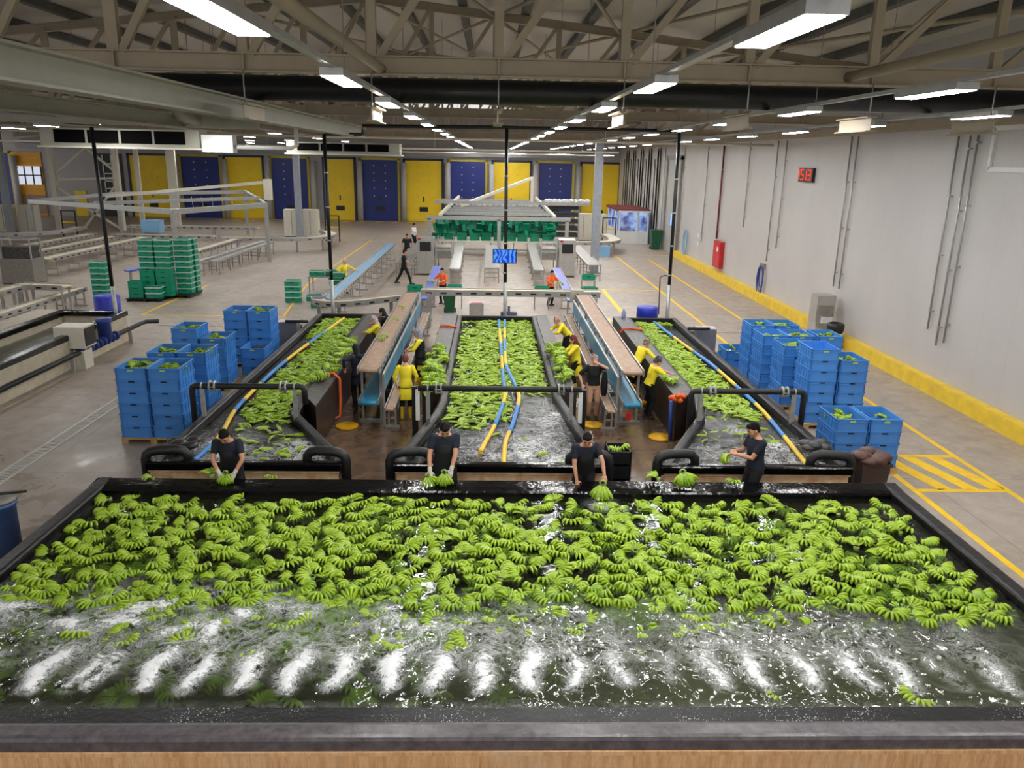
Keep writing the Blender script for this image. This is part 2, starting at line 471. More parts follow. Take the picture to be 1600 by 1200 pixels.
# ceiling lights hung on cable trays
M['diffuser'] = emit('lamp_diffuser', (252, 252, 250), LIGHT_STRENGTH)
def make_light():
    t = thing('ceiling_light', '', 'ceiling light', (0, 0, 0))
    MB().box(-.135, -.74, .0, .135, .74, .085).build('housing', M['galv'], t)
    MB().box(-.12, -.71, -.008, .12, .71, -.001).build('diffuser', M['diffuser'], t)
    return t
lt = make_light(); used = False
ROWS = [(-1.8, 0, 18, 'over the left lane'), (2.0, 0, 18, 'over the right lane'), (5.5, 1, 17, 'over the right tank'), (8.8, 2, 17, 'by the right wall'),
        (-9.6, 6, 16, 'over the left stacks'), (-13.3, 4, 16, 'over the left conveyors'), (-17.2, 5, 16, 'over the green stacks'), (-21.0, 8, 17, 'far left'), (-25, 9, 17, 'leftmost')]
for x, k0, k1, nm in ROWS:
    for k in range(k0, k1):
        y = 1.35 + 4.5 * k
        if y < 3 or (x < -9 and (k - k0) % 2): continue
        o = copy_tree(lt) if used else lt; used = True
        o.location = (x, y, 7.06)
        o['label'] = f'white ceiling light in the row {nm}, {ORD[(k - k0) // (2 if x < -9 else 1) + (0 if k0 == 0 else 1)]} from the camera'
        o['group'] = f'ceiling lights in the row {nm}'
    tray = thing('cable_tray', f'steel cable tray carrying the lights {nm}', 'cable tray', (x, 10, 7.2), 'cable trays of the lights')
    ya, yb = max(1.5, 1.6 + 4.5 * k0 - 1), 1.6 + 4.5 * k1 - 3
    MB().box(x - .05, ya, 7.15, x + .05, yb, 7.2).build('trunking', M['galv'], tray)
    for k in range(k0, k1):
        y = 1.35 + 4.5 * k
        if ya < y < yb: MB().box(x - .02, y - .4, 7.14, x + .02, y + .4, 7.155).build('clip', M['galv'], tray)
    for y in np.arange(ya + 2, yb - 1, 7.0):
        MB().tube([(x, y, 7.19), (x, y, roof_z(x) - .2)], .008, 5, False).build('suspension_rod', M['steel_dull'], tray)

# dock doors on the back wall
def AtY(px, Y):   # world x of a photo column near the horizon
    d = CAM_F * FPX + CAM_R * (px - 800) - CAM_U * (300 - 600); return d.x * Y / d.y
DD = [(-38, 22, 'b'), (208, 271, 'y'), (287, 346, 'b'), (356, 412, 'y'), (427, 482, 'b'), (509, 554, 'y'), (566, 622, 'b'), (634, 690, 'y'), (703, 758, 'b'), (771, 827, 'y'), (840, 893, 'b'), (908, 965, 'y')]
for i, (a, b, c) in enumerate(DD):
    x0, x1 = AtY(a, YB), AtY(b, YB); yy = YB - .02
    dr = tag(MB().box(x0, YB - .10, 0.02, x1, yy, 5.8).build(f'door_{i + 1}', M['yellow_door'] if c == 'y' else M['blue_door']), kind='structure')
    mb = MB(); fm = .22
    mb.box(x0 - fm, YB - .16, 0, x0, YB - .01, 5.95); mb.box(x1, YB - .16, 0, x1 + fm, YB - .01, 5.95); mb.box(x0 - fm, YB - .16, 5.8, x1 + fm, YB - .01, 6.0)
    struct('door_frame', mb, mat('navy_door_frame', (38, 44, 74), .5) if c == 'y' else mat('yellow_door_frame', (196, 178, 60), .5), dr)
    cx = (x0 + x1) / 2
    mb = MB()
    for r in range(5): 
        for s in (-.5, .5): mb.lathe((cx + s * (x1 - x0) * .32, YB - .13, 2.4 + r * .72), [(.05, 0), (.05, .04)], 8, 'y')
    struct('bolts', mb, M['white'] if c == 'b' else mat('dark_yellow_bolt', (190, 160, 20), .5), dr)
    struct('door_window', MB().box(cx - .42, YB - .13, .95, cx + .42, YB - .1, 1.4), M['black'], dr)
    struct('handle', MB().box(cx - .06, YB - .14, 1.9, cx + .06, YB - .1, 2.4), M['black'], dr)
    x = x1 + .62
    if x > 12: continue
    bp = thing('dock_post', f'pale grey guard post right of dock door, {ORD[i + 1]} from the left', 'post', (x, YB - .5, 0), 'guard posts between the dock doors')
    MB().lathe((x, YB - .5, 0), [(.28, 0), (.28, 5.6)], 14).build('tube', mat('grey_post', (176, 172, 168), .5), bp)
    MB().box(x - .3, YB - .6, 4.4, x + .3, YB - .35, 4.5).build('bracket', M['steel_dull'], bp)
struct('trim_2', MB().box(-45, YB - .8, 6.25, 11, YB - .02, 6.75), mat('door_header', (150, 150, 152), .5))

# floor drains
def drain(x0, y0, x1, y1, label, along='y'):
    t = thing('floor_drain', label, 'drain', ((x0 + x1) / 2, (y0 + y1) / 2, 0), 'slotted floor drains')
    MB().box(x0, y0, 0, x1, y1, .004).build('channel', M['black'], t)
    mb = MB(); L = (y1 - y0) if along == 'y' else (x1 - x0); k = int(L / .09)
    for i in range(k):
        if along == 'y': a = y0 + i * .09; mb.prism([(x0, a), (x1, a + .06), (x1, a + .108), (x0, a + .048)], .004, .01)
        else: a = x0 + i * .09; mb.box(a, y0, .004, a + .05, y1, .01)
    if along == 'y': mb.box(x0 - .05, y0, 0, x0, y1, .012); mb.box(x1, y0, 0, x1 + .05, y1, .012)
    mb.build('grate', mat('drain_grate', (206, 200, 192), .4, .2), t)
drain(-9.62, 9.0, -9.36, 20.5, 'long slotted steel floor drain left of the front tank')
drain(-12.2, 29.2, -7.2, 29.4, 'slotted drain crossing the floor behind the left blue crates', 'x')
drain(7.6, 29.2, 12.2, 29.4, 'slotted drain crossing the floor beside the right wall', 'x')
# ------------------------------------------------------------------ wash tanks
def sweep(mb, path, prof, closed=True, smooth=False):
    """sweep profile (offset to the left of travel, z) along a plan polyline"""
    P = [Vector((x, y)) for x, y in path]; k = len(P); rings = []
    for i in range(k):
        a = P[i - 1] if (closed or i > 0) else None; b = P[(i + 1) % k] if (closed or i < k - 1) else None
        d1 = (P[i] - a).normalized() if a is not None else (b - P[i]).normalized()
        d2 = (b - P[i]).normalized() if b is not None else d1
        n1 = Vector((-d1.y, d1.x)); n2 = Vector((-d2.y, d2.x)); nm = (n1 + n2)
        nm = nm / max(nm.dot(n1), .35) if nm.length > 1e-6 else n1
        rings.append([(P[i].x + nm.x * o, P[i].y + nm.y * o, z) for o, z in prof])
    n = len(prof); o = len(mb.v); mb.v += [p for r in rings for p in r]
    for i in range(k if closed else k - 1):
        for j in range(n):
            i2 = (i + 1) % k
            mb.f.append((o + i * n + j, o + i2 * n + j, o + i2 * n + (j + 1) % n, o + i * n + (j + 1) % n)); mb.smooth.append(smooth)
    if not closed:
        mb.f.append(tuple(o + j for j in range(n))); mb.smooth.append(False)
        mb.f.append(tuple(o + (k - 1) * n + j for j in range(n))); mb.smooth.append(False)
    return mb

def round_rim(w0, w1, z0, z1):   # outer offset w0 .. inner offset w1 (positive = inside)
    return [(w0, z0), (w0, z1 - .03), (w0 + .02, z1 - .008), (w0 + .05, z1), (w1 - .05, z1), (w1 - .02, z1 - .008), (w1, z1 - .03), (w1, z0)]

def ply_material():
    t = NT('stained_plywood')
    co = t.add('TexCoord').outputs['Object']
    mp = t.add('Mapping', {'Vector': co, 'Scale': (9, 9, .9)}).outputs[0]
    st = t.noise(2.0, 5, .7, .4, mp); bl = t.noise(1.1, 4, .6, .5, co)
    c = t.mix(t.ramp(st, .4, .7), lin((240, 196, 144)), lin((204, 146, 94)))
    c = t.mix(t.math('MULTIPLY', t.ramp(bl, .5, .75), .55), c, lin((226, 198, 168)))
    c = t.mix(t.math('MULTIPLY', t.ramp(t.noise(6, 4, .7, .2, mp), .62, .78), .8), c, lin((92, 58, 36)))
    p = t.add('BsdfPrincipled', {'Base Color': c, 'Roughness': .5}); return t.surf(p.outputs[0])
M['ply'] = ply_material()
M['plylight'] = mat('pale_board', (240, 212, 172), .5, 0, .2, 5, rgb2=(206, 142, 84))

BT = dict(x0=-6.42, x1=6.95, y0=6.22, y1=12.4)
wt = thing('wash_tank', 'wide front wash tank with black rim and stained wooden front', 'tank', (0.27, 9.3, 0))
mb = MB(); mb.box(-6.36, 6.26, 0, 6.89, 6.34, .84); mb.box(-6.36, 6.2, .82, 6.89, 6.36, .86)
mb.build('wooden_front', M['ply'], wt)
mb = MB(); mb.box(-6.36, 6.34, 0, -6.28, 12.34, .86); mb.box(6.81, 6.34, 0, 6.89, 12.34, .86); mb.box(-6.36, 12.26, 0, 6.89, 12.34, .86)
mb.build('side_walls', M['liner'], wt)
mb = MB()
sweep(mb, [(BT['x0'], 6.22), (BT['x1'], 6.22)], [(0, .86), (0, .97), (.02, .995), (.06, 1.0), (.2, .995), (.25, .975), (.27, .94), (.27, .86)], False)
mb.build('front_rim', M['front_rim'], wt)
mb = MB()
sweep(mb, [(BT['x1'], 6.22), (BT['x1'], 12.4)], round_rim(0, .24, .84, 1.0), False)
mb.build('side_rim', M['flume_rim'], wt)
mb = MB(); sweep(mb, [(BT['x0'], 12.4), (BT['x0'], 6.22)], round_rim(0, .24, .84, 1.0), False)
mb.build('side_rim', M['flume_rim'], wt)
mb = MB(); sweep(mb, [(BT['x1'], 12.4), (BT['x0'], 12.4)], [(0, .84), (0, .98), (.03, 1.0), (.28, .985), (.40, .97), (.42, .94), (.42, .6), (.36, .6)], False)
mb.build('back_rim', M['liner'], wt)
mb = MB()
mb.box(-6.28, 6.4, .02, 6.81, 12.3, .06)
MBL = MB(); MBL.quadmesh([(-6.2, 6.48, .965), (6.72, 6.48, .965), (6.72, 6.78, .90), (-6.2, 6.78, .90), (6.72, 6.8, .06), (-6.2, 6.8, .06)], [(0, 1, 2, 3), (3, 2, 4, 5)]); MBL.build('inner_lip', M['splash_liner'], wt)
mb.quadmesh([(-6.2, 6.48, .9), (-6.12, 12.0, .9), (-6.12, 12.0, .05), (-6.2, 6.48, .05)], [(0, 1, 2, 3)])
mb.quadmesh([(6.72, 6.48, .9), (6.66, 12.0, .9), (6.66, 12.0, .05), (6.72, 6.48, .05)], [(0, 1, 2, 3)])
mb.quadmesh([(-6.2, 11.99, .95), (6.72, 11.99, .95), (6.72, 11.99, .05), (-6.2, 11.99, .05)], [(0, 1, 2, 3)])
mb.build('liner', M['liner'], wt)

WZ = .88      # water level


def water_material(name, murk_rgb, clear_rgb, fil_scale, bump=.35, warp_amt=.45, thin=1.0):
    t = NT(name)
    co = t.add('TexCoord').outputs['Object']
    foam = t.add('Attribute', attribute_name='foam').outputs['Fac']
    murk = t.add('Attribute', attribute_name='murk').outputs['Fac']
    warp = t.add('VectorMath', {0: co, 1: t.add('VectorMath', {0: t.add('TexNoise', {'Vector': co, 'Scale': 2.2, 'Detail': 2.0}).outputs['Color'], 'Scale': warp_amt}, operation='SCALE').outputs[0]}, operation='ADD').outputs[0]
    n1 = t.noise(fil_scale, 4, .62, .6, warp)
    n2 = t.noise(fil_scale * 3.2, 3, .6, .3, warp)
    fine = t.noise(70, 2, .6, 0, co)
    ridge = t.math('SUBTRACT', 1.0, t.math('MULTIPLY', t.math('ABSOLUTE', t.math('SUBTRACT', n1, .5)), 13.0 * thin), True)
    ridge2 = t.math('SUBTRACT', 1.0, t.math('MULTIPLY', t.math('ABSOLUTE', t.math('SUBTRACT', n2, .5)), 9.0 * thin), True)
    rid = t.math('MAXIMUM', ridge, t.math('MULTIPLY', ridge2, .7))
    n3 = t.noise(fil_scale * 11, 3, .65, .2, warp)
    # wisps where there is some foam, solid white where there is a lot
    wisp = t.math('MULTIPLY', t.math('MULTIPLY', rid, t.ramp(foam, .02, .55)), t.ramp(fine, .25, .6))
    solid = t.ramp(t.math('ADD', foam, t.math('ADD', t.math('MULTIPLY', t.math('SUBTRACT', n2, .5), .8), t.math('MULTIPLY', t.math('SUBTRACT', n3, .5), 1.0))), .60, .9)
    F = t.math('MAXIMUM', t.math('MULTIPLY', wisp, .7), t.math('MULTIPLY', solid, .97), True)
    bh = t.math('ADD', t.math('MULTIPLY', n1, 1.0), t.math('MULTIPLY', n2, .5))
    bn = t.add('Bump', {'Strength': bump, 'Distance': .03, 'Height': bh}).outputs[0]
    tr = t.add('BsdfTransparent', {0: (*lin(clear_rgb), 1)}).outputs[0]
    df = t.add('BsdfDiffuse', {'Color': (*lin(murk_rgb), 1), 'Normal': bn}).outputs[0]
    body = t.add('MixShader', {0: murk, 1: tr, 2: df}).outputs[0]
    gl = t.add('BsdfGlossy', {'Color': (1, 1, 1, 1), 'Roughness': .06, 'Normal': bn}).outputs[0]
    fr = t.add('Fresnel', {'IOR': 1.33, 'Normal': bn}).outputs[0]
    wsh = t.add('MixShader', {0: fr, 1: body, 2: gl}).outputs[0]
    fo = t.add('BsdfDiffuse', {'Color': (.86, .87, .88, 1)}).outputs[0]
    sh = t.add('MixShader', {0: F, 1: wsh, 2: fo}).outputs[0]
    return t.surf(sh)


def vnoise(X, Y, seed):
    """smooth value noise on arrays"""
    r = np.random.RandomState(seed); T = r.rand(256, 256)
    xi = np.floor(X).astype(int); yi = np.floor(Y).astype(int); fx = X - xi; fy = Y - yi
    fx = fx * fx * (3 - 2 * fx); fy = fy * fy * (3 - 2 * fy)
    g = lambda a, b: T[a % 256, b % 256]
    return (g(xi, yi) * (1 - fx) + g(xi + 1, yi) * fx) * (1 - fy) + (g(xi, yi + 1) * (1 - fx) + g(xi + 1, yi + 1) * fx) * fy


def water_mesh(name, inside, x0, x1, y0, y1, st, ffun, zfun, material, label):
    nx = int((x1 - x0) / st) + 1; ny = int((y1 - y0) / st) + 1
    X, Y = np.meshgrid(np.linspace(x0, x1, nx), np.linspace(y0, y1, ny), indexing='ij')
    foam, murk = ffun(X, Y); Z = zfun(X, Y, foam)
    v = np.stack([X, Y, Z], -1).reshape(-1, 3)
    I = np.arange(nx * ny).reshape(nx, ny)
    q = np.stack([I[:-1, :-1], I[1:, :-1], I[1:, 1:], I[:-1, 1:]], -1).reshape(-1, 4)
    if inside is not None:
        cx = (X[:-1, :-1] + X[1:, 1:]) / 2; cy = (Y[:-1, :-1] + Y[1:, 1:]) / 2
        q = q[inside(cx, cy).reshape(-1)]
    me = bpy.data.meshes.new(name); me.from_pydata([], [], [])
    me.vertices.add(len(v)); me.vertices.foreach_set('co', v.ravel())
    me.loops.add(q.size); me.loops.foreach_set('vertex_index', q.ravel().astype(np.int32))
    me.polygons.add(len(q)); me.polygons.foreach_set('loop_start', np.arange(0, q.size, 4, dtype=np.int32))
    me.polygons.foreach_set('use_smooth', np.ones(len(q), dtype=bool))
    me.update(calc_edges=True)
    for nm, a in (('foam', foam), ('murk', murk)):
        at = me.attributes.new(nm, 'FLOAT', 'POINT'); at.data.foreach_set('value', np.clip(a, 0, 1).ravel().astype(np.float32))
    me.materials.append(material)
    o = bpy.data.objects.new(name, me); COL.objects.link(o)
    return tag(o, label, 'water', kind='stuff')


JETS = [(30, 1085, 1.15), (105, 1082, .8), (130, 1080, .75), (212, 1082, 1.1), (287, 1084, .95), (365, 1084, .95), (441, 1084, 1.05), (518, 1080, .95), (600, 1080, 1.05), (677, 1084, 1.05),
        (750, 1085, .9), (826, 1080, 1.05), (900, 1080, .85), (978, 1074, .8), (1058, 1068, .35), (1132, 1080, .85), (1200, 1080, .9), (1282, 1080, .85), (1366, 1080, .85), (1438, 1084, .8), (1510, 1082, .35), (1600, 1092, .7)]
JW = [(*ground(px, py, WZ).xy, s) for px, py, s in JETS]


def big_foam(X, Y):
    f = np.zeros_like(X)
    for jx, jy, s in JW:
        u = (Y - jy); du = u / .72
        cx = jx + .10 * u * (1 if jx < 1 else -1) + .035 * np.sin(u * 9 + jx * 5)
        wd = .085 + .16 * np.clip(u, 0, 1)
        core = np.exp(-((X - cx) / wd) ** 2) * np.clip(du * 6 + .4, 0, 1) * np.clip(1.55 - du * .9, 0, 1)
        f = np.maximum(f, 1.08 * s * core)
        wd2 = .2 + .25 * np.clip(u, 0, 2)
        f = np.maximum(f, .5 * s * np.exp(-((X - cx) / wd2) ** 2) * np.clip((u - .25) * 2.2, 0, 1) * np.clip(1.7 - u * .85, 0, 1))
    y0 = 8.55 + .15 * np.sin(X * 1.3); left = np.clip((1.2 - X) / 5, 0, 1)
    wash = (.26 + .42 * left) * np.clip((Y - 7.2) / .5, 0, 1) * np.clip((9.1 + .35 * left - Y) / .9, 0, 1) * np.clip((5.5 - X) / 2, .25, 1)
    nz = vnoise(X * 1.7 + 9, Y * 2.2, 3) * .6 + vnoise(X * 4.1, Y * 4.7, 4) * .4
    f = np.maximum(f, wash * np.clip((nz - .30) * 3.4, 0, 1.4))
    # splash on the front lip and a splash under the dripping bunch
    f = np.maximum(f, .22 * np.clip((6.95 - Y) / .2, 0, 1) * (.3 + vnoise(X * 5, Y * 5, 8)))
    f = np.maximum(f, .8 * np.exp(-((X - 1.85) / .2) ** 2 - ((Y - 11.7) / .2) ** 2))
    edge = 8.75 + .25 * vnoise(X * 1.1, Y * 0 + 3, 5) - .12 * np.clip(X - 2, 0, 5) * .5
    murk = .08 + (.26 + .46 * np.clip((X + 1.0) / 3.2, 0, 1)) * np.clip((edge + .25 - Y) / 1.3, 0, 1) + .22 * (vnoise(X * 1.4, Y * 1.6, 12) - .5) * (Y < edge + .3)
    return f, np.clip(murk, 0, .86)


def big_z(X, Y, f):
    ch = np.clip((9.2 - Y) / 1.0, .12, 1)
    z = WZ + ch * .025 * (vnoise(X * 5, Y * 5, 21) - .5) + ch * .018 * (vnoise(X * 13, Y * 13, 22) - .5)
    z += .075 * np.clip(f - .5, 0, .7) * (.5 + vnoise(X * 22, Y * 22, 23))
    return z


M['water_big'] = water_material('front_tank_water', (74, 78, 60), (214, 226, 206), 2.7, .22)
water_mesh('tank_water', None, -6.18, 6.70, 6.74, 11.99, .03, big_foam, big_z, M['water_big'], 'foaming grey green water of the wide front wash tank')

# ---- the three flume tanks behind
TANKS = {
    'left': dict(path=[(-5.88, 13.02), (-2.55, 13.02), (-2.55, 13.35), (-3.95, 15.9), (-4.08, 17.1), (-4.08, 26.8), (-5.78, 26.8)], ledges=[[(-4.10, 17.15), (-3.67, 16.3), (-3.65, 26.85), (-4.10, 26.85)]]),
    'middle': dict(path=[(-1.62, 13.02), (2.1, 13.02), (2.1, 13.9), (1.9, 15.0), (1.66, 17.3), (1.62, 26.8), (-1.06, 26.8), (-1.06, 16.8), (-1.15, 15.9), (-1.6, 13.5)],
                   ledges=[[(-1.55, 18.0), (-1.07, 18.0), (-1.07, 26.9), (-1.55, 26.9)], [(1.66, 17.6), (2.06, 17.6), (2.0, 26.9), (1.62, 26.9)]]),
    'right': dict(path=[(3.1, 13.02), (6.48, 13.02), (6.44, 26.8), (4.72, 26.8), (4.72, 17.2), (4.45, 15.9), (3.3, 13.5)], ledges=[[(4.28, 17.1), (4.78, 17.6), (4.76, 26.85), (4.28, 26.85)]]),
}
def in_poly(path, X, Y, shrink=0):
    r = np.zeros(X.shape, bool); n = len(path)
    for i in range(n):
        x1, y1 = path[i]; x2, y2 = path[(i + 1) % n]
        c = ((y1 > Y) != (y2 > Y)) & (X < (x2 - x1) * (Y - y1) / (y2 - y1 + 1e-12) + x1)
        r ^= c
    return r

M['tankside'] = mat('dark_tank_wall', (58, 44, 38), .45, 0, .3, 6, rgb2=(30, 24, 22))
def flume_foam_glint(cfg):
    def fn(X, Y):
        a = vnoise(X * 1.2 + cfg['s'], Y * 1.1, 31) * .6 + vnoise(X * 3.3, Y * 3.1, 32) * .4
        cal = np.clip((cfg['y1'] + 1.2 * (a - .5) - Y + cfg.get('slant', 0) * (X - cfg.get('xc', 0))) / 1.2, 0, 1)
        f = .62 * cal * np.clip((a - .2) * 1.8, 0, 1.2)  # churn foam, boosted so its white also paints the ripple sparkle
        for fx, fy, s, r in cfg['boils']:
            f = np.maximum(f, s * np.exp(-((X - fx) / r) ** 2 - ((Y - fy) / r) ** 2) * (.6 + .7 * vnoise(X * 6, Y * 6, 33)))
        return f, np.clip(.15 + .25 * cal, 0, .7)
    return fn
CFG = {'left': dict(s=0, y1=15.6, boils=[(-5.15, 14.5, .95, .28), (-4.95, 14.1, .6, .3), (-3.7, 14.4, .5, .25)]),
       'middle': dict(s=30, y1=16.4, slant=1.3, xc=.4, boils=[(.75, 14.0, .95, .3), (.3, 13.9, .6, .35), (1.3, 13.85, .7, .25), (-.2, 14.1, .5, .25)]),
       'right': dict(s=60, y1=16.2, boils=[(5.6, 14.6, .75, .4), (5.2, 15.6, .5, .45), (5.9, 14.1, .5, .3)])}
FW = .84
M['water_flume'] = water_material('flume_water', (44, 44, 43), (170, 180, 170), 4.5, .9, .2, 1.3)
for nm, T in TANKS.items():
    p = T['path']; cx = sum(x for x, y in p) / len(p)
    t = thing('flume_tank', f'{nm} long flume tank with black rim, behind the front wash tank' if nm != 'middle' else 'middle long flume tank with black rim and work ledges on both sides', 'tank', (cx, 20, 0), 'long flume tanks')
    fx0, fx1 = p[0][0], p[1][0]
    MB().box(fx0 + .04, 13.0, 0, fx1 - .04, 13.06, .9).build('wooden_front', M['plylight'], t)
    MB().box(fx0 + .02, 12.97, .86, fx1 - .02, 13.0, .91).build('front_batten', M['plylight'], t)
    mb = MB(); sweep(mb, p, [(.03, 0), (.03, .9), (.12, .9), (.12, 0)]); mb.build('walls', M['tankside'], t)
    mb = MB(); sweep(mb, p, round_rim(-.02, .16, .86, 1.02)); mb.build('rim', M['flume_rim'], t)
    mb = MB(); sweep(mb, [(fx0, 12.94), (fx1, 12.94)], round_rim(0, .2, .91, 1.05), False); mb.build('front_rim', M['liner'], t)
    mb = MB(); mb.prism(p, .03, .06); mb.build('basin_floor', M['liner'], t)
    for L in T['ledges']:
        MB().prism(L, 0.0, 1.0).build('work_ledge', M['tankside'], t)
        MB().prism([(x + (.0), y) for x, y in L], 1.0, 1.03).build('ledge_mat', M['rubbermat'], t)
    fn = flume_foam_glint(CFG[nm])
    xs = [x for x, y in p]; ys = [y for x, y in p]
    water_mesh('tank_water', (lambda X, Y, p=p: in_poly(p, X, Y)), min(xs), max(xs), min(ys), max(ys), .04, fn,
               (lambda X, Y, f: FW + (.03 * (vnoise(X * 5, Y * 5, 41) - .5) + .035 * (vnoise(X * 11, Y * 9, 42) - .5)) * np.clip((17.5 - Y) / 2, .15, 1) + .06 * np.clip(f - .5, 0, .6)), M['water_flume'], f'dark rippling water of the {nm} flume tank')

# black pipe bridges over the flumes and the wrapped corner elbows
def bridge(nm, x0, x1, y=15.6, z=1.66, ends=(1, 1)):
    t = thing('pipe_bridge', f'black pipe bridge across the {nm} flume tank', 'pipe', ((x0 + x1) / 2, y, z), 'black pipe bridges over the flumes')
    pts = [(x0, y, z), (x1, y, z)]
    if ends[0]: pts = [(x0, y, .45), (x0, y, z - .08), (x0 + .02, y, z - .02), (x0 + .08, y, z)] + pts[1:]
    if ends[1]: pts = pts[:-1] + [(x1 - .08, y, z), (x1 - .02, y, z - .02), (x1, y, z - .08), (x1, y, .45 if ends[1] == 1 else 1.3)]
    MB().tube(pts, .06, 14).build('pipe', M['black_rubber'], t)
    for x in (x0 + .42, x1 - .42):
        mb = MB()
        for d in (-.05, .05): mb.lathe((x + d, y, z), [(.06, -.012), (.115, -.012), (.115, .012), (.06, .012)], 14, 'x')
        for k in range(6):
            a = k * PI / 3; mb.tube([(x - .08, y + .095 * math.cos(a), z + .095 * math.sin(a)), (x + .08, y + .095 * math.cos(a), z + .095 * math.sin(a))], .01, 5)
        mb.build('flange', M['galv'], t)
    for x in (x0 + .2, x1 - .2):
        MB().box(x - .04, y - .03, .95, x + .04, y + .03, z - .03).build('post', M['galv'], t)
        MB().lathe((x, y, z), [(.065, -.015), (.07, -.015), (.07, .015), (.065, .015)], 14, 'x').build('clamp', M['galv'], t)
bridge('left', -5.98, -3.72, ends=(1, 2)); bridge('middle', -1.42, 1.92, ends=(0, 0)); bridge('right', 4.2, 6.55, ends=(1, 1))
for nm, xo, s in (('left corner of the left flume', -5.93, 1), ('right corner of the left flume', -2.47, -1), ('left corner of the middle flume', -1.7, 1), ('right corner of the middle flume', 2.16, -1), ('left corner of the right flume', 3.02, 1), ('right corner of the right flume', 6.5, -1)):
    y = 13.1
    MBx = MB().tube([(xo, y, .3), (xo, y, 1.06), (xo + .02 * s, y, 1.13), (xo + .09 * s, y, 1.19), (xo + .22 * s, y + .02, 1.21), (xo + .5 * s, y + .06, 1.21), (xo + .62 * s, y + .08, 1.18), (xo + .69 * s, y + .1, 1.1), (xo + .7 * s, y + .1, .98)], [.086] * 9, 14)
    tag(MBx.build('pipe_elbow', M['black_rubber']), f'thick black wrapped pipe elbow at the front {nm}', 'pipe', 'wrapped pipe elbows')

# foam hoses floating as dividers, banded blue and yellow
def band_hose(label, pts, cols, r=.045, z=FW + .05):
    P = [Vector((x, y, z)) for x, y in pts]
    dense = []
    for i in range(len(P) - 1):
        a, b = P[i], P[i + 1]; p0 = P[max(i - 1, 0)]; p3 = P[min(i + 2, len(P) - 1)]
        for k in range(6):
            u = k / 6; dense.append(.5 * ((2 * a) + (b - p0) * u + (2 * p0 - 5 * a + 4 * b - p3) * u * u + (3 * a - p0 - 3 * b + p3) * u ** 3))
    dense.append(P[-1])
    t = thing('foam_hose', label, 'hose', P[0], 'banded floating hoses')
    L = [0]
    for i in range(1, len(dense)): L.append(L[-1] + (dense[i] - dense[i - 1]).length)
    nb = len(cols)
    def at(s):
        for i in range(1, len(L)):
            if s <= L[i] + 1e-9:
                u = (s - L[i - 1]) / max(L[i] - L[i - 1], 1e-9); return dense[i - 1].lerp(dense[i], u)
        return dense[-1]
    tot = L[-1]; cuts = [c[1] * tot for c in cols] + [tot]
    for i, (c, s0) in enumerate(cols):
        a, b = cuts[i], cuts[i + 1]
        seg = [at(a + (b - a) * k / 10) for k in range(11)]
        MB().tube(seg, r, 10).build('yellow_band' if c == 'y' else 'blue_band', M['hose_yellow'] if c == 'y' else M['hose_blue'], t)
band_hose('banded hose along the left flume tank', [(-4.88, 26.7), (-5.18, 23.5), (-5.42, 20.2), (-5.44, 16.8), (-5.26, 15.2), (-5.2, 14.4), (-5.25, 13.45)],
          [('y', 0), ('b', .16), ('y', .30), ('b', .45), ('y', .62), ('b', .72), ('y', .78), ('b', .94)])
band_hose('left one of two banded hoses in the middle flume', [(.35, 26.9), (.37, 22.2), (.38, 19), (.40, 17.7), (.22, 16.0), (-.02, 14.6), (-.13, 14.0)],
          [('b', 0), ('y', .14), ('b', .3), ('y', .42), ('b', .53), ('y', .68), ('b', .76), ('y', .88)])
band_hose('right one of two banded hoses in the middle flume', [(.56, 26.9), (.5, 23.5), (.48, 20.6), (.66, 18.6), (.72, 17.5), (.55, 15.8), (.36, 14.6), (.3, 13.4)],
          [('b', 0), ('y', .12), ('b', .24), ('y', .36), ('b', .47), ('y', .64), ('b', .74), ('y', .87)])
band_hose('banded hose along the right flume tank', [(5.66, 26.75), (5.84, 24.0), (6.0, 22), (6.1, 20.6), (6.14, 17.2), (6.02, 15.3), (5.86, 13.4)],
          [('b', 0), ('y', .19), ('b', .33), ('y', .49), ('b', .6), ('y', .71), ('b', .8), ('y', .88)])
# ------------------------------------------------------------------ bananas
def banana_material():
    t = NT('green_banana')
    co = t.add('TexCoord').outputs['Object']
    r = t.add('ObjectInfo').outputs['Random']
    tip = t.add('Attribute', attribute_name='tip').outputs['Fac']
    n = t.noise(9, 3, .6, .2, co)
    c = t.mix(t.ramp(n, .35, .7), lin((154, 186, 26)), lin((100, 140, 8)))
    c = t.mix(t.math('MULTIPLY', r, .5), c, lin((172, 198, 50)))
    c = t.mix(t.ramp(tip, .86, .98), c, lin((66, 72, 28)))
    c = t.mix(t.ramp(tip, .10, .0), c, lin((128, 150, 66)))
    p = t.add('BsdfPrincipled', {'Base Color': c, 'Roughness': .28, 'Specular IOR Level': .6})
    return t.surf(p.outputs[0])
M['banana'] = banana_material()


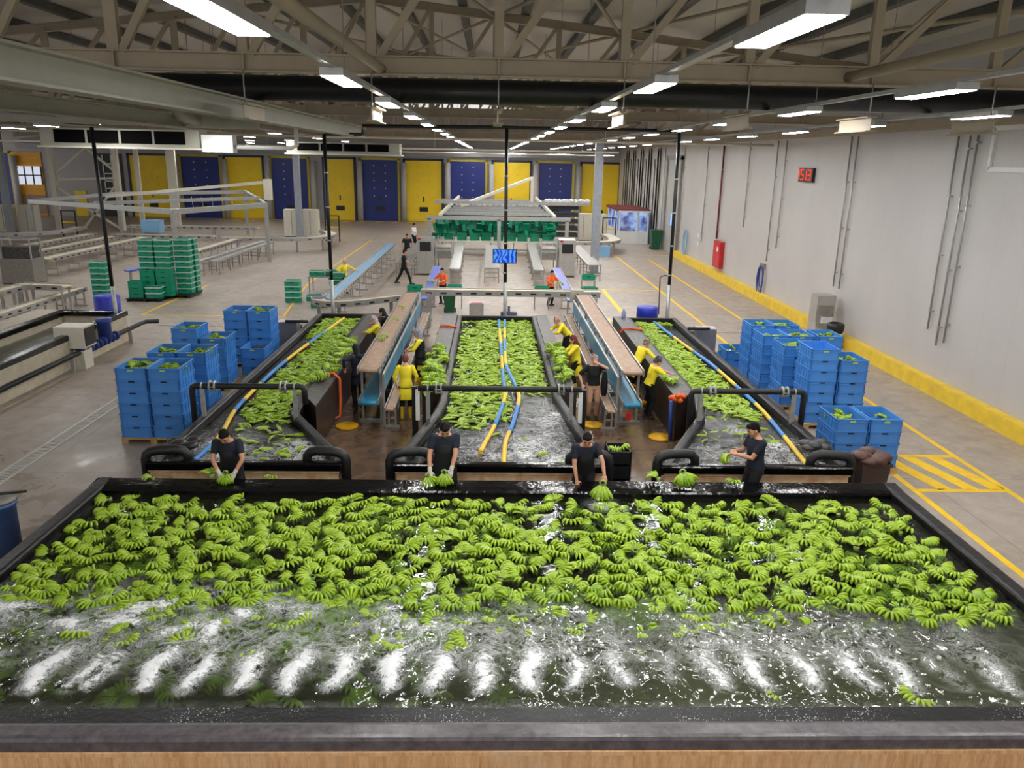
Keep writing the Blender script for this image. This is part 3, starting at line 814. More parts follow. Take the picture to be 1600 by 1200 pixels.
def banana_hand(rng, n=9, two=True, segs=6, sides=6, span=2.0, L=.176, r0=.0205, flat=0.0):
    """arrays of one hand of bananas: fingers fan from a crown, arched like a claw; returns verts, quads, tip"""
    V = []; F = []; Tp = []
    rows = 2 if two else 1
    for row in range(rows):
        k = n - row
        for i in range(k):
            a = (i - (k - 1) / 2) / max(k - 1, 1) * span + rng.uniform(-.04, .04)
            ln = L * rng.uniform(.9, 1.06) * (1 - .10 * row)
            lift = (.045 if row == 0 else .012) + rng.uniform(-.006, .006)
            pts = []
            for q in range(segs + 1):
                u = q / segs
                rad = .045 + ln * (math.sin(u * 1.45) / math.sin(1.45))
                z = (lift * .75 + .012) * math.sin(PI * min(1, u * .9 + .04)) - (.03 - flat) * u * u - (.030 * row)
                pts.append((math.sin(a) * rad, math.cos(a) * rad, z + .03))
            P = np.array(pts); T = np.gradient(P, axis=0); T /= np.linalg.norm(T, axis=1)[:, None]
            side = np.array([math.cos(a), -math.sin(a), 0.0]); up = np.cross(side[None, :], T)
            rr = np.array([.5, .85, 1.0, 1.04, 1.0, .8, .3]) if segs == 6 else np.interp(np.linspace(0, 1, segs + 1), np.linspace(0, 1, 7), [.5, .85, 1, 1.04, 1, .8, .3])
            o = len(V) * 1
            o = sum(len(x) for x in V)
            ang = np.arange(sides) * 2 * PI / sides
            ring = P[:, None, :] + (side[None, None, :] * np.cos(ang)[None, :, None] + up[:, None, :] * np.sin(ang)[None, :, None]) * (rr * r0 * rng.uniform(.93, 1.07))[:, None, None]
            V.append(ring.reshape(-1, 3)); Tp.append(np.repeat(np.linspace(0, 1, segs + 1), sides))
            for q in range(segs):
                for j in range(sides):
                    F.append((o + q * sides + j, o + q * sides + (j + 1) % sides, o + (q + 1) * sides + (j + 1) % sides, o + (q + 1) * sides + j))
    # crown
    o = sum(len(x) for x in V); ang = np.arange(8) * PI / 4
    for z, r in ((-.03, .026), (.028, .034), (.04, .016)):
        V.append(np.stack([np.cos(ang) * r, np.sin(ang) * r, np.full(8, z)], -1) * np.array([1.5, 1.2, 1])); Tp.append(np.zeros(8))
    for q in range(2):
        for j in range(8): F.append((o + q * 8 + j, o + q * 8 + (j + 1) % 8, o + (q + 1) * 8 + (j + 1) % 8, o + (q + 1) * 8 + j))
    return np.concatenate(V), np.array(F), np.concatenate(Tp)


def np_mesh(name, v, q, tip, material):
    me = bpy.data.meshes.new(name)
    me.vertices.add(len(v)); me.vertices.foreach_set('co', np.ascontiguousarray(v, dtype=np.float32).ravel())
    me.loops.add(q.size); me.loops.foreach_set('vertex_index', q.ravel().astype(np.int32))
    me.polygons.add(len(q)); me.polygons.foreach_set('loop_start', np.arange(0, q.size, 4, dtype=np.int32))
    me.polygons.foreach_set('use_smooth', np.ones(len(q), dtype=bool)); me.update(calc_edges=True)
    at = me.attributes.new('tip', 'FLOAT', 'POINT'); at.data.foreach_set('value', tip.astype(np.float32))
    me.materials.append(material); return me


rb = random.Random(11)
def mk(nn, **k):
    n = rb.choice(nn); return banana_hand(rb, n=n, span=n * rb.uniform(.24, .31), **k)
HAND = [mk((7, 8, 9, 10), two=rb.random() < .7) for _ in range(9)]
HAND.append(banana_hand(rb, n=8, two=True, span=1.35)); HAND.append(banana_hand(rb, n=10, two=True, span=1.7))
HANDM = [np_mesh('banana_bunch', *h, M['banana']) for h in HAND]
SMALL = [mk((5, 6, 7), two=False) for _ in range(6)]
SMALLM = [np_mesh('banana_bunch', *h, M['banana']) for h in SMALL]
LOW = [mk((7, 8), two=False, segs=4, sides=5) for _ in range(6)]
LOWS = [mk((3, 4, 5), two=False, segs=4, sides=5) for _ in range(6)]


def crescents(rng, n):
    """a few bananas lying side by side on the water, curved in plan"""
    V = []; F = []; Tp = []; o = 0; segs, sides = 5, 6
    rr = np.array([.4, .85, 1.0, 1.0, .8, .3]) * .0175; ang = np.arange(sides) * 2 * PI / sides
    for i in range(n):
        th = np.linspace(-.72, .72, segs + 1) * rng.uniform(.85, 1.1); rad = .15 + .036 * i
        P = np.stack([np.sin(th) * rad, np.cos(th) * rad - .16, .012 * np.cos(th * 2) + .008 * i], -1)
        T = np.gradient(P, axis=0); T /= np.linalg.norm(T, axis=1)[:, None]
        S = np.cross(T, np.array([0, 0, 1.0])); U = np.cross(S, T)
        V.append((P[:, None, :] + (S[:, None, :] * np.cos(ang)[None, :, None] + U[:, None, :] * np.sin(ang)[None, :, None]) * rr[:, None, None]).reshape(-1, 3)); Tp.append(np.repeat(np.linspace(0, 1, segs + 1), sides))
        for q in range(segs):
            for j in range(sides): F.append((o + q * sides + j, o + q * sides + (j + 1) % sides, o + (q + 1) * sides + (j + 1) % sides, o + (q + 1) * sides + j))
        o += (segs + 1) * sides
    return np.concatenate(V), np.array(F), np.concatenate(Tp)
CRES = [crescents(rb, k) for k in (1, 1, 2, 2, 3)]


def bunch(label, loc, rot, sc=1.0, group=None, small=False, k=None):
    L = SMALLM if small else HANDM
    o = bpy.data.objects.new('banana_bunch', L[rb.randrange(min(len(L), 9)) if k is None else k]); COL.objects.link(o)
    o.location = loc; o.rotation_euler = rot; o.scale = (sc,) * 3
    return tag(o, label, 'bananas', group)


def rot_m(rx, ry, rz):
    from mathutils import Euler
    return np.array(Euler((rx, ry, rz)).to_matrix())


def stuff_bananas(name, label, places, lows):
    V = []; F = []; T = []; o = 0
    for (x, y, z, rx, ry, rz, sc) in places:
        v, q, tp = lows[rb.randrange(len(lows))]
        V.append(v * sc @ rot_m(rx, ry, rz).T + np.array([x, y, z])); F.append(q + o); T.append(tp); o += len(v)
    me = np_mesh(name, np.concatenate(V), np.concatenate(F), np.concatenate(T), M['banana'])
    ob = bpy.data.objects.new(name, me); COL.objects.link(ob)
    return tag(ob, label, 'bananas', kind='stuff')


# front tank: a raft of bunches, thinner along the back wall and under the jets
def front_edge(x):
    return 8.75 - .28 * max(0, min(1, (x - 2.5) / 3)) + .12 * math.sin(x * 1.9)
cand = []
tries = 0
cells = {}
while tries < 26000 and len(cand) < 1100:
    tries += 1
    x = rb.uniform(-6.0, 6.5); y = rb.uniform(8.2, 11.82)
    e = front_edge(x)
    dens = 1.0
    if y < e: dens = .10
    if y > 11.45: dens = .55
    if x > -.6 and y > 11.25: dens *= .35
    if x > 1 and y > 11.5: dens *= .6
    if x > 3.4 and y > 11.3: dens *= .4
    for hx, hy, hr in ((-3.9, 11.15, .35), (-2.6, 11.15, .3), (1.1, 11.2, .45), (-1.1, 10.9, .2), (4.3, 11.0, .3), (5.6, 10.7, .25)):
        if (x - hx) ** 2 + (y - hy) ** 2 < hr * hr: dens *= .15
    if rb.random() > dens: continue
    dmin = .192 if y >= e else .3
    ci, cj = int(x / .2), int(y / .2)
    if any((x - a) ** 2 + (y - b) ** 2 < dmin * dmin for i in (-2, -1, 0, 1, 2) for j in (-2, -1, 0, 1, 2) for a, b in cells.get((ci + i, cj + j), ())): continue
    cells.setdefault((ci, cj), []).append((x, y)); cand.append((x, y))
cand.sort(key=lambda p: p[1] + .012 * abs(p[0]))
rest = []
for i, (x, y) in enumerate(cand):
    e = front_edge(x)
    z = WZ - .035 + rb.uniform(-.02, .035)
    if y < e: z = WZ - .09
    rot = (rb.gauss(-.12, .2), rb.gauss(0, .2), PI + rb.gauss(0, .9) if rb.random() < .75 else rb.uniform(0, 2 * PI))
    if i < 175:
        bunch('green banana bunch floating in the wide front wash tank', (x, y, z), rot, rb.uniform(.86, 1.04), 'banana bunches floating in the front tank')
    else:
        rest.append((x, y, z, *rot, rb.uniform(.86, 1.04)))
# a second layer that shows between the floating ones
for _ in range(230):
    x = rb.uniform(-6.0, 6.5); y = rb.uniform(front_edge(x) + .1, 11.4)
    rest.append((x, y, WZ - .13, rb.gauss(0, .3), rb.gauss(0, .3), rb.uniform(0, 6.28), .95))
for _ in range(190):
    x = rb.uniform(-6.0, 2.6 if rb.random() < .8 else 5.5); y = rb.uniform(6.95, 8.75)
    rest.append((x, y, WZ - rb.uniform(.15, .2), rb.gauss(0, .3), rb.gauss(0, .3), rb.uniform(0, 6.28), .95))
for _ in range(330):
    x = rb.uniform(-6.0, 3.6); y = rb.uniform(7.75 if x < .5 else 8.2, front_edge(x) + .15)
    rest.append((x, y, WZ - rb.uniform(.085, .125), rb.gauss(0, .15), rb.gauss(0, .15), PI + rb.gauss(0, 1.2), rb.uniform(.85, 1.0)))
rest.append((4.55, 7.0, WZ - .07, .1, 0, 2, 1)); rest.append((3.1, 7.1, WZ - .1, .1, 0, 2, 1))
stuff_bananas('floating_bananas', 'mass of green bananas farther back and deeper in the front tank', rest, HAND + LOW)

# flumes: dense floating clusters
def fill_flume(nm, n, ylo, test, label):
    p = TANKS[nm]['path']; pl = []
    xs = [a for a, b in p]; k = 0
    while len(pl) < n and k < n * 30:
        k += 1
        x = rb.uniform(min(xs), max(xs)); y = rb.uniform(13.1, 26.65)
        if not test(x, y): continue
        if not all(in_poly(p, np.array([[x + dx]]), np.array([[y]]))[0, 0] for dx in (-.24, .24)): continue
        pl.append((x, y, FW - .005 + rb.uniform(-.012, .03), rb.gauss(0, .2), rb.gauss(0, .2), (0 if rb.random() < .5 else PI) + rb.gauss(0, .9), rb.uniform(.9, 1.2)))
    stuff_bananas('floating_bananas', label, pl, CRES)
def hose_x(nm, y):
    pts = {'left': [(13.4, -5.25), (15.2, -5.26), (16.8, -5.44), (20.2, -5.42), (23.5, -5.18), (26.8, -4.88)], 'right': [(13.4, 5.86), (15.3, 6.02), (17.2, 6.14), (20.6, 6.1), (24, 5.84), (26.8, 5.66)]}[nm]
    return np.interp(y, [a for a, b in pts], [b for a, b in pts])
def t_left(x, y):
    if x < hose_x('left', y) + .14: return y > 23.6
    lim = 16.2 + .5 * math.sin(x * 3)
    return y > lim or (y > 13.6 and rb.random() < .10)
def t_mid(x, y):
    if x > .5: lim = 18.2 + .3 * math.sin(x * 4)
    else: lim = 15.7 + .3 * math.sin(x * 5)
    if x < -.3 and y > 25.2: return rb.random() < .15
    return y > lim or rb.random() < .006
def t_right(x, y):
    if x > hose_x('right', y) - .14: return y > 26.2
    lim = 16.7 + .4 * math.sin(x * 3)
    return y > lim or (y > 14.8 and rb.random() < .10)
fill_flume('left', 1250, 16, t_left, 'dense green bananas floating along the left flume tank')
fill_flume('middle', 1900, 16, t_mid, 'dense green bananas floating along the middle flume tank')
fill_flume('right', 1150, 16, t_right, 'dense green bananas floating along the right flume tank')

# bunches piled on the work ledges
def ledge(label, grp, x0, x1, y0, y1, n, zb=1.05):
    pl = []
    for i in range(n):
        y = y0 + (y1 - y0) * (i + .5) / n
        p = (rb.uniform(x0, x1), y, zb + .045 + .05 * (i % 3 == 1)); r = (rb.gauss(0, .25), rb.gauss(0, .25), rb.uniform(0, 6.28))
        if i < 12: bunch(label, p, r, 1.0, grp, small=rb.random() < .5)
        else: pl.append((*p, *r, 1.0))
    stuff_bananas('piled_bananas', label.replace('banana bunch', 'bananas heaped farther back,'), pl, HAND)
ledge('green banana bunch piled on the left ledge of the middle flume', 'banana bunches on the left ledge of the middle flume', -1.46, -1.16, 17.1, 21.6, 34)
ledge('green banana bunch piled on the right ledge of the middle flume', 'banana bunches on the right ledge of the middle flume', 1.74, 1.96, 18.2, 22.0, 30)
ledge('green banana bunch lying on the ledge of the left flume', 'banana bunches on the ledge of the left flume', -4.02, -3.76, 18.2, 22.5, 22)
for i, (x, y) in enumerate(((4.55, 18.3), (4.45, 18.55))):
    bunch(('green banana bunch at the near end of the right flume ledge', 'green banana bunch behind the near one on the right flume ledge')[i], (x, y, 1.09), (0, 0, 1 + i), 1.1)
# on the back rim of the front tank
for px, py, lab, sm, sc, rz in ((240, 752, 'single green banana pair lying on the back rim at far left', True, .8, 2.0),
                                (332, 748, 'green banana bunch on the rim left of the gloved worker', True, 1.0, .6),
                                (428, 748, 'small green banana cluster on the rim between two workers', True, .7, 3.0),
                                (1028, 752, 'pale green banana cluster on the rim left of a big bunch', True, 1.0, .9),
                                (1062, 748, 'big green banana bunch on the rim below the right flume', False, 1.25, 0.2),
                                (1148, 757, 'small green banana cluster on the rim left of the standing worker', True, .8, 2.6)):
    g = ground(px, py, 1.02)
    bunch(lab, (g.x, min(g.y, 12.3), 1.03 + (.17 if not sm else .045)), (0.0 if sm else -.75, .25 if not sm else 0, rz if sm else PI), sc, None, sm, None if sm else 10)
# loose bananas riding the left tan belt
for i, (x, y) in enumerate(((-2.76, 21.3), (-2.82, 20.9), (-2.72, 23.6), (-2.78, 25.6))):
    bunch(('pair of green bananas crossing the left tan belt', 'green bananas nearest the end of the left tan belt', 'green bananas halfway up the left tan belt', 'green bananas farthest up the left tan belt')[i], (x, y, 1.455), (0, 0, rb.uniform(0, 6)), .8, None, True)

# ------------------------------------------------------------------ blue crates
CW, CDp, CH = .685, .95, .262
def make_crate(w_, d_, h_, body, dark, rim_out=.012):
    t = thing('crate', '', 'crate', (0, 0, 0))
    x, y = w_ / 2, d_ / 2; th = .014; i = .018
    mb = MB()
    mb.box(-x + i, -y + i, 0, x - i, y - i, .012)
    for s in (-1, 1):
        mb.box(s * (x - i), -y + i, 0, s * (x - i - th), y - i, h_); mb.box(-x + i, s * (y - i), 0, x - i, s * (y - i - th), h_)
    def band(z0, z1, o):
        for s in (-1, 1):
            mb.box(s * (x - i - .001), -y + i - o, z0, s * (x - i + o), y - i + o, z1); mb.box(-x + i - o, s * (y - i - .001), z0, x - i + o, s * (y - i + o), z1)
    band(h_ - .018, h_ - .001, .018); band(h_ - .075, h_ - .062, .014); band(.0, .014, .014)
    for s in (-1, 1):
        for e in (-.5, .5):
            a = e * (w_ - .11); mb.box(a - .008, s * (y - i), .0, a + .008, s * (y - .004), h_ - .01)
        for k in range(6):
            b = -y + .07 + k * (d_ - .14) / 5; mb.box(s * (x - i), b - .008, 0, s * (x - .004), b + .008, h_ - .01)
    mb.build('body', body, t)
    for s in (-1, 1): MB().box(-.065, s * (y - .012), h_ - .058, .065, s * (y - .002), h_ - .028).build('handle_slot', dark, t)
    return t
crate0 = make_crate(CW, CDp, CH, M['crate_blue'], M['crate_blue_dk'])
crate_used = False
pal0 = None
def pallet(x0, x1, y0, y1, label):
    t = thing('pallet', label, 'pallet', ((x0 + x1) / 2, (y0 + y1) / 2, 0), 'wooden pallets under the blue crates')
    n = 6
    mb = MB(); st = (x1 - x0) / 7
    for k in range(7): mb.box(x0 + k * st + .01, y0, .115, x0 + (k + 1) * st - .01, y1, .14)
    mb.box(x0, y0, .09, x1, y0 + .1, .116); mb.box(x0, y1 - .1, .09, x1, y1, .116); mb.box(x0, (y0 + y1) / 2 - .05, .09, x1, (y0 + y1) / 2 + .05, .116)
    mb.build('deck', M['wood'], t)
    for a in (x0, (x0 + x1) / 2 - .07, x1 - .14):
        MB().box(a, y0, .0, a + .14, y1, .09).build('skid', M['wood'], t)
    return t


def stack(xc, yf, rows, where, fill=None, pal=True, nb=5, hide=0):
    """rows of crates at xc whose front face stands at yf"""
    global crate_used
    zb = .142 if pal else 0.0
    for r in range(rows):
        if r < hide: continue
        o = copy_tree(crate0) if crate_used else crate0; crate_used = True
        o.location = (xc + rb.uniform(-.006, .006), yf + CDp / 2 + rb.uniform(-.006, .006), zb + r * CH); o.rotation_euler = (0, 0, rb.uniform(-.008, .008))
        pos = 'topmost' if r == rows - 1 else ('bottom' if r == 0 else ORD[rows - r] + ' from the top')
        o['label'] = f'blue crate {pos} in {where}'; o['group'] = 'blue crates in stacks'
        if r == rows - 1:
            lb = MB().box(-.06, -CDp / 2 + .002, CH - .06, .06, -CDp / 2 + .012, CH - .02); 
            l = bpy.data.objects.new('paper_label', lb.mesh('paper_label', M['label'])); COL.objects.link(l); l.parent = o; l.location = (.0, -.006, -.012)
            if fill == 'b':
                pts = [(-.16, .2), (.12, .25), (-.12, -.05), (.15, -.02), (.0, .12), (.02, -.22)][:min(nb, 4)]
                for (dx, dy) in pts:
                    bunch(f'green banana bunch in the top crate, {where}', (xc + dx, yf + CDp / 2 + dy, zb + r * CH + .085 + rb.uniform(0, .03)), (rb.gauss(0, .3), rb.gauss(0, .3), rb.uniform(0, 6.28)), 1.0, f'bananas in the top crate of {where}', rb.random() < .4)
            elif fill == 'c':
                mb = MB()
                for k in range(5): mb.ball((xc + rb.uniform(-.18, .18), yf + .5 + rb.uniform(-.3, .25), zb + r * CH + .13), .13, 9, 6, (1, 1.2, .45))
                tag(mb.build('wet_cloth', M['tarp']), f'dark wet cloth heaped in the top crate of {where}', 'cloth')


L1, L2, L3, L4, L5 = 'the near left pile', 'the second left pile', 'the third left pile', 'the tall far left pile', 'the low far left pile'
stack(-7.69, 16.7, 6, f'{L1}, left column', 'b'); stack(-6.99, 16.7, 6, f'{L1}, right column', 'b'); pallet(-8.03, -6.64, 16.69, 17.66, 'wooden pallet under the near left pile of blue crates')
stack(-7.6, 18.13, 6, f'{L2}, left column', 'b', nb=3); stack(-6.92, 18.13, 6, f'{L2}, right column', 'b'); pallet(-7.94, -6.58, 18.12, 19.1, 'wooden pallet under the second left pile of blue crates')
stack(-8.06, 20.8, 6, f'{L3}, left column', 'b'); stack(-7.33, 20.8, 5, f'{L3}, right column', 'b'); pallet(-8.4, -6.97, 20.79, 21.77, 'wooden pallet under the third left pile of blue crates')
stack(-7.5, 23.35, 6, f'{L4}, left column', 'c'); stack(-6.81, 23.35, 6, f'{L4}, right column', 'b', nb=3); pallet(-7.85, -6.46, 23.34, 24.32, 'wooden pallet under the tall far left pile')
stack(-6.62, 21.9, 3, f'{L5}', 'c'); pallet(-6.97, -6.26, 21.89, 22.87, 'wooden pallet under the low far left pile')
Q1, Q2, Q3, Q4, Q5, Q6 = 'the short near right pile', 'the tall right pile', 'the narrow right pile', 'the fourth right pile', 'the farthest right pile', 'the low pile by the right flume'
stack(7.48, 15.24, 4, f'{Q1}, left column', 'b'); stack(8.19, 15.24, 4, f'{Q1}, right column', 'b'); pallet(7.12, 8.55, 15.23, 16.2, 'wooden pallet under the short near right pile')
stack(8.03, 18.15, 7, f'{Q2}, left column', None); stack(8.74, 18.1, 6, f'{Q2}, right column', 'b'); pallet(7.67, 9.1, 18.09, 19.1, 'wooden pallet under the tall right pile')
stack(7.93, 19.6, 6, f'{Q3}', 'b', nb=4); pallet(7.58, 8.3, 19.59, 20.56, 'wooden pallet under the narrow right pile')
stack(7.79, 20.82, 6, f'{Q4}, left column', 'b'); stack(8.49, 20.82, 6, f'{Q4}, middle column', 'b'); stack(9.3, 20.82, 6, f'{Q4}, right column', 'b'); pallet(7.44, 9.66, 20.81, 21.79, 'wooden pallet under the fourth right pile')
stack(7.9, 22.2, 6, f'{Q5}, left column', 'b'); stack(8.62, 22.2, 6, f'{Q5}, right column', 'b'); pallet(7.55, 8.97, 22.19, 23.17, 'wooden pallet under the farthest right pile')
stack(7.62, 23.45, 2, f'{Q6}, right column', 'b'); stack(6.91, 23.45, 1, f'{Q6}, left column', None); pallet(6.56, 7.97, 23.44, 24.42, 'wooden pallet under the low right pile by the flume')
# ------------------------------------------------------------------ conveyors and machines
def conveyor(name, label, a, b, wd, za, zb, belt, rail=.12, th=.1, side=None, legs=2.2, slots=True, group=None, feet=True, cat='conveyor', legw=.05, belt_ends=True, slotmat=None):
    """straight belt conveyor from plan point a (height za) to b (zb)"""
    side = side or M['steel']
    a = Vector((a[0], a[1], za)); b = Vector((b[0], b[1], zb)); d = b - a; L = d.length; u = d.normalized()
    s = Vector((u.y, -u.x, 0)).normalized()
    t = thing(name, label, cat, (a.x, a.y, 0), group)
    MB().bar(a - Vector((0, 0, th / 2)), b - Vector((0, 0, th / 2)), wd - .02, th * .8).build('belt', belt, t)
    if belt_ends:
        for p in (a, b):
            MB().tube([p - s * (wd / 2 - .02) - Vector((0, 0, th / 2)), p + s * (wd / 2 - .02) - Vector((0, 0, th / 2))], th * .46, 12).build('end_roller', belt, t)
    for k in (-1, 1):
        o = s * (wd / 2 + .015) * k
        mb = MB(); mb.bar(a + o - Vector((0, 0, rail / 2 - .03)), b + o - Vector((0, 0, rail / 2 - .03)), .03, rail)
        if slots:
            mb.use(1); n = max(2, int(L / .55))
            for i in range(n):
                p = a.lerp(b, (i + .5) / n) + s * (wd / 2 + .032) * k - Vector((0, 0, rail / 2 - .02))
                mb.bar(p - u * .11, p + u * .11, .01, rail * .3)
        mb.build('side_rail', [side, slotmat or M['black']], t)
    if legs:
        n = max(2, int(L / legs) + 1)
        for i in range(n):
            p = a.lerp(b, .04 + .92 * i / (n - 1)); h = p.z - th
            mb = MB()
            for k in (-1, 1):
                q = p + s * (wd / 2 - .02) * k; mb.box(q.x - legw / 2, q.y - legw / 2, 0, q.x + legw / 2, q.y + legw / 2, h)
            mb.bar(p + s * (wd / 2) - Vector((0, 0, p.z * .62)), p - s * (wd / 2) - Vector((0, 0, p.z * .62)), .03, .04)
            if feet: mb.bar(Vector((p.x, p.y, .03)) + s * (wd / 2 + .07), Vector((p.x, p.y, .03)) - s * (wd / 2 + .07), .06, .05)
            mb.build('leg_frame', side, t)
    return t


def roller_conveyor(label, a, b, wd, z, group=None, legs=1.6, rollers=True, deck=None):
    a = Vector((*a, z)); b = Vector((*b, z)); u = (b - a).normalized(); L = (b - a).length; s = Vector((u.y, -u.x, 0))
    t = thing('roller_conveyor', label, 'conveyor', (a.x, a.y, 0), group)
    for k in (-1, 1): MB().bar(a + s * wd / 2 * k, b + s * wd / 2 * k, .04, .11).build('side_rail', M['galv'], t)
    mb = MB(); n = int(L / .28)
    for i in range(n):
        p = a.lerp(b, (i + .5) / n); mb.tube([p - s * wd * .48, p + s * wd * .48], .035, 6, False)
    r = mb.build('rollers', deck or M['steel'], t); r['kind'] = 'stuff'
    n = max(2, int(L / legs) + 1)
    for i in range(n):
        p = a.lerp(b, .03 + .94 * i / (n - 1)); mb = MB()
        for k in (-1, 1):
            q = p + s * wd / 2 * k; mb.box(q.x - .02, q.y - .02, 0, q.x + .02, q.y + .02, z)
        mb.bar(p - s * wd / 2 - Vector((0, 0, z * .65)), p + s * wd / 2 - Vector((0, 0, z * .65)), .03, .03)
        mb.build('leg_frame', M['steel_dull'], t)
    return t


# two sorting lines between the tanks: tan belt above, blue return belt below, guard sheet and low rail beside
for nm, x0, x1, inner in (('left', -3.03, -2.55, 1), ('right', 3.18, 3.66, -1)):
    xc, wd = (x0 + x1) / 2, x1 - x0
    xb = xc + (-.05 if nm == 'left' else .05)
    conveyor('belt_conveyor', f'{nm} inclined line with tan belt between the flume tanks', (xc, 18.0), (xb, 29.0), wd, 1.42, 1.40, M['belt_brown'], .16, .1, legs=2.6, legw=.06, group='tan sorting belts')
    conveyor('belt_conveyor', f'low blue belt running under the {nm} tan belt', (xc, 17.86), (xb, 28.8), wd - .06, .68, .66, M['belt_blue'], .13, .12, legs=0, slots=False, group='blue return belts')
    xg = x1 + .10 if inner > 0 else x0 - .10
    g = thing('side_guard', f'blue guard sheet in a steel frame beside the {nm} tan belt', 'guard panel', (xg, 23, 0), 'blue guard sheets')
    MB().box(xg - .008, 18.15, .84, xg + .008, 28.4, 1.22).build('sheet', M['belt_blue'], g)
    MB().bar((xg, 18.0, 1.26), (xg, 28.6, 1.26), .05, .05).build('top_rail', M['galv'], g)
    for y in (18.05, 20.1, 22.2, 24.3, 26.4, 28.4): MB().box(xg - .025, y - .025, 0, xg + .025, y + .025, 1.24).build('upright', M['galv'], g)
    xr = xg + .17 * inner
    conveyor('waste_conveyor', f'low narrow waste belt beside the {nm} tan belt', (xr + .03 * inner, 17.5), (xr + .03 * inner, 28.4), .2, .60, .78, M['belt_brown'], .12, .06, legs=2.6, legw=.04, group='narrow waste belts')
# cross conveyor behind the lines and the curved feeder at its left
conveyor('cross_conveyor', 'long cream cross conveyor spanning both tan belts', (-2.5, 29.55), (4.15, 29.55), .5, 1.44, 1.44, M['belt_cream'], .22, .1, legs=5.4, legw=.12, feet=False)
gb = thing('gearbox', 'grey drive housing at the right end of the cross conveyor', 'gearbox', (3.35, 29.3, 1.2))
MB().box(3.02, 29.08, 1.12, 3.5, 29.24, 1.56).build('housing', M['beam_grey'], gb); MB().lathe((3.26, 29.07, 1.36), [(.02, -.03), (.08, -.03), (.08, .02)], 12, 'y').build('dial', M['black'], gb)
def curve_conveyor(label, pts, wd, z, belt, legs, rail=.2, name='curved_conveyor'):
    P = []
    for i in range(len(pts) - 1):
        a, b = Vector(pts[i]), Vector(pts[i + 1]); p0 = Vector(pts[max(i - 1, 0)]); p3 = Vector(pts[min(i + 2, len(pts) - 1)])
        for k in range(6):
            u = k / 6; P.append(.5 * ((2 * a) + (b - p0) * u + (2 * p0 - 5 * a + 4 * b - p3) * u * u + (3 * a - p0 - 3 * b + p3) * u ** 3))
    P.append(Vector(pts[-1]))
    t = thing(name, label, 'conveyor', (P[0].x, P[0].y, 0))
    pa = [(p.x, p.y) for p in P]
    mb = MB(); sweep(mb, pa, [(-wd / 2, z - .08), (-wd / 2, z), (wd / 2, z), (wd / 2, z - .08)], False); mb.build('belt', belt, t)
    for k in (-1, 1):
        o = k * (wd / 2 + .03)
        mb = MB(); sweep(mb, pa, [(o - .015, z - rail + .05), (o - .015, z + .05), (o + .015, z + .05), (o + .015, z - rail + .05)], False)
        mb.use(1)
        for i in range(2, len(P) - 2, 3):
            d = (P[i + 1] - P[i]).normalized(); n = Vector((-d.y, d.x)) * (o + .02 * k)
            q = Vector((P[i].x + n.x, P[i].y + n.y, z - rail / 2 + .03)); dd = Vector((d.x, d.y, 0)) * .1
            mb.bar(q - dd, q + dd, .01, .06)
        mb.build('side_rail', [M['steel'], M['black']], t)
    for i in legs:
        q = P[int(i * (len(P) - 1))]; MB().box(q.x - .06, q.y - .06, 0, q.x + .06, q.y + .06, z - .1).build('leg', M['galv'], t)
    return t
curve_conveyor('curved cream conveyor feeding from the blue belt toward the left tan belt', [(-2.75, 29.7), (-3.6, 29.2), (-4.5, 28.45), (-5.3, 28.0), (-5.95, 28.2), (-6.2, 28.9)], .45, 1.2, M['belt_cream'], (.22, .6, .95))
MBd = MB().lathe((-6.15, 28.75, 1.2), [(.0, 0), (.24, 0), (.24, .02), (0, .02)], 16)
tag(MBd.build('turn_disc', mat('slate_blue_belt', (92, 92, 140), .5)), 'slate blue turning disc at the bend of the curved conveyor', 'disc')
conveyor('belt_conveyor', 'long light blue belt running toward the dock doors at left of centre', (-6.1, 29.6), (-6.02, 50.0), .46, .95, 1.0, M['belt_ltblue'], .18, .08, legs=2.0, legw=.035, slots=True)

# hygiene furniture near the lanes
for nm, x, y, r in (('left of the left sorting line', -3.32, 17.95, .27), ('beside the middle flume', 2.55, 18.2, .25), ('in front of the right flume', 4.02, 17.35, .27), ('behind the right line', 4.0, 20.1, .24)):
    t = thing('floor_plate', f'round yellow floor plate {nm}', 'floor plate', (x, y, 0), 'round yellow floor plates')
    MB().lathe((x, y, 0), [(r * .99, 0), (r, .03), (r * .97, .045), (0, .05)], 24).build('disc', mat('yellow_plate', (226, 170, 14), .4), t)
def elec_box(label, x, y, w_=.62, d_=.5, h_=.7):
    t = thing('control_box', label, 'box', (x, y, 0), 'grey control boxes by the flumes')
    MB().box(x - w_ / 2, y - d_ / 2, .0, x + w_ / 2, y + d_ / 2, h_).build('cabinet', mat('grey_cabinet', (120, 118, 122), .45), t)
    MB().prism([(x - w_ / 2, y - d_ / 2), (x + w_ / 2, y - d_ / 2), (x + w_ / 2, y + d_ / 2), (x - w_ / 2, y + d_ / 2)], h_, h_ + .02).build('pale_lid', mat('pink_grey_lid', (204, 190, 194), .4), t)
    MB().box(x - .3, y + d_ / 2 + .02, 0, x + .3, y + d_ / 2 + .3, h_ * .8).build('pump_block', M['black'], t)
    MB().tube([(x - .1, y + d_ / 2 + .15, h_ * .8), (x - .1, y + d_ / 2 + .15, h_ * .8 + .2)], .02).build('valve_stem', M['black'], t)
    return t
elec_box('grey control box left of the left flume tank', -6.4, 25.2, h_=1.05); elec_box('grey control box right of the right flume tank', 7.0, 25.0, h_=1.05)
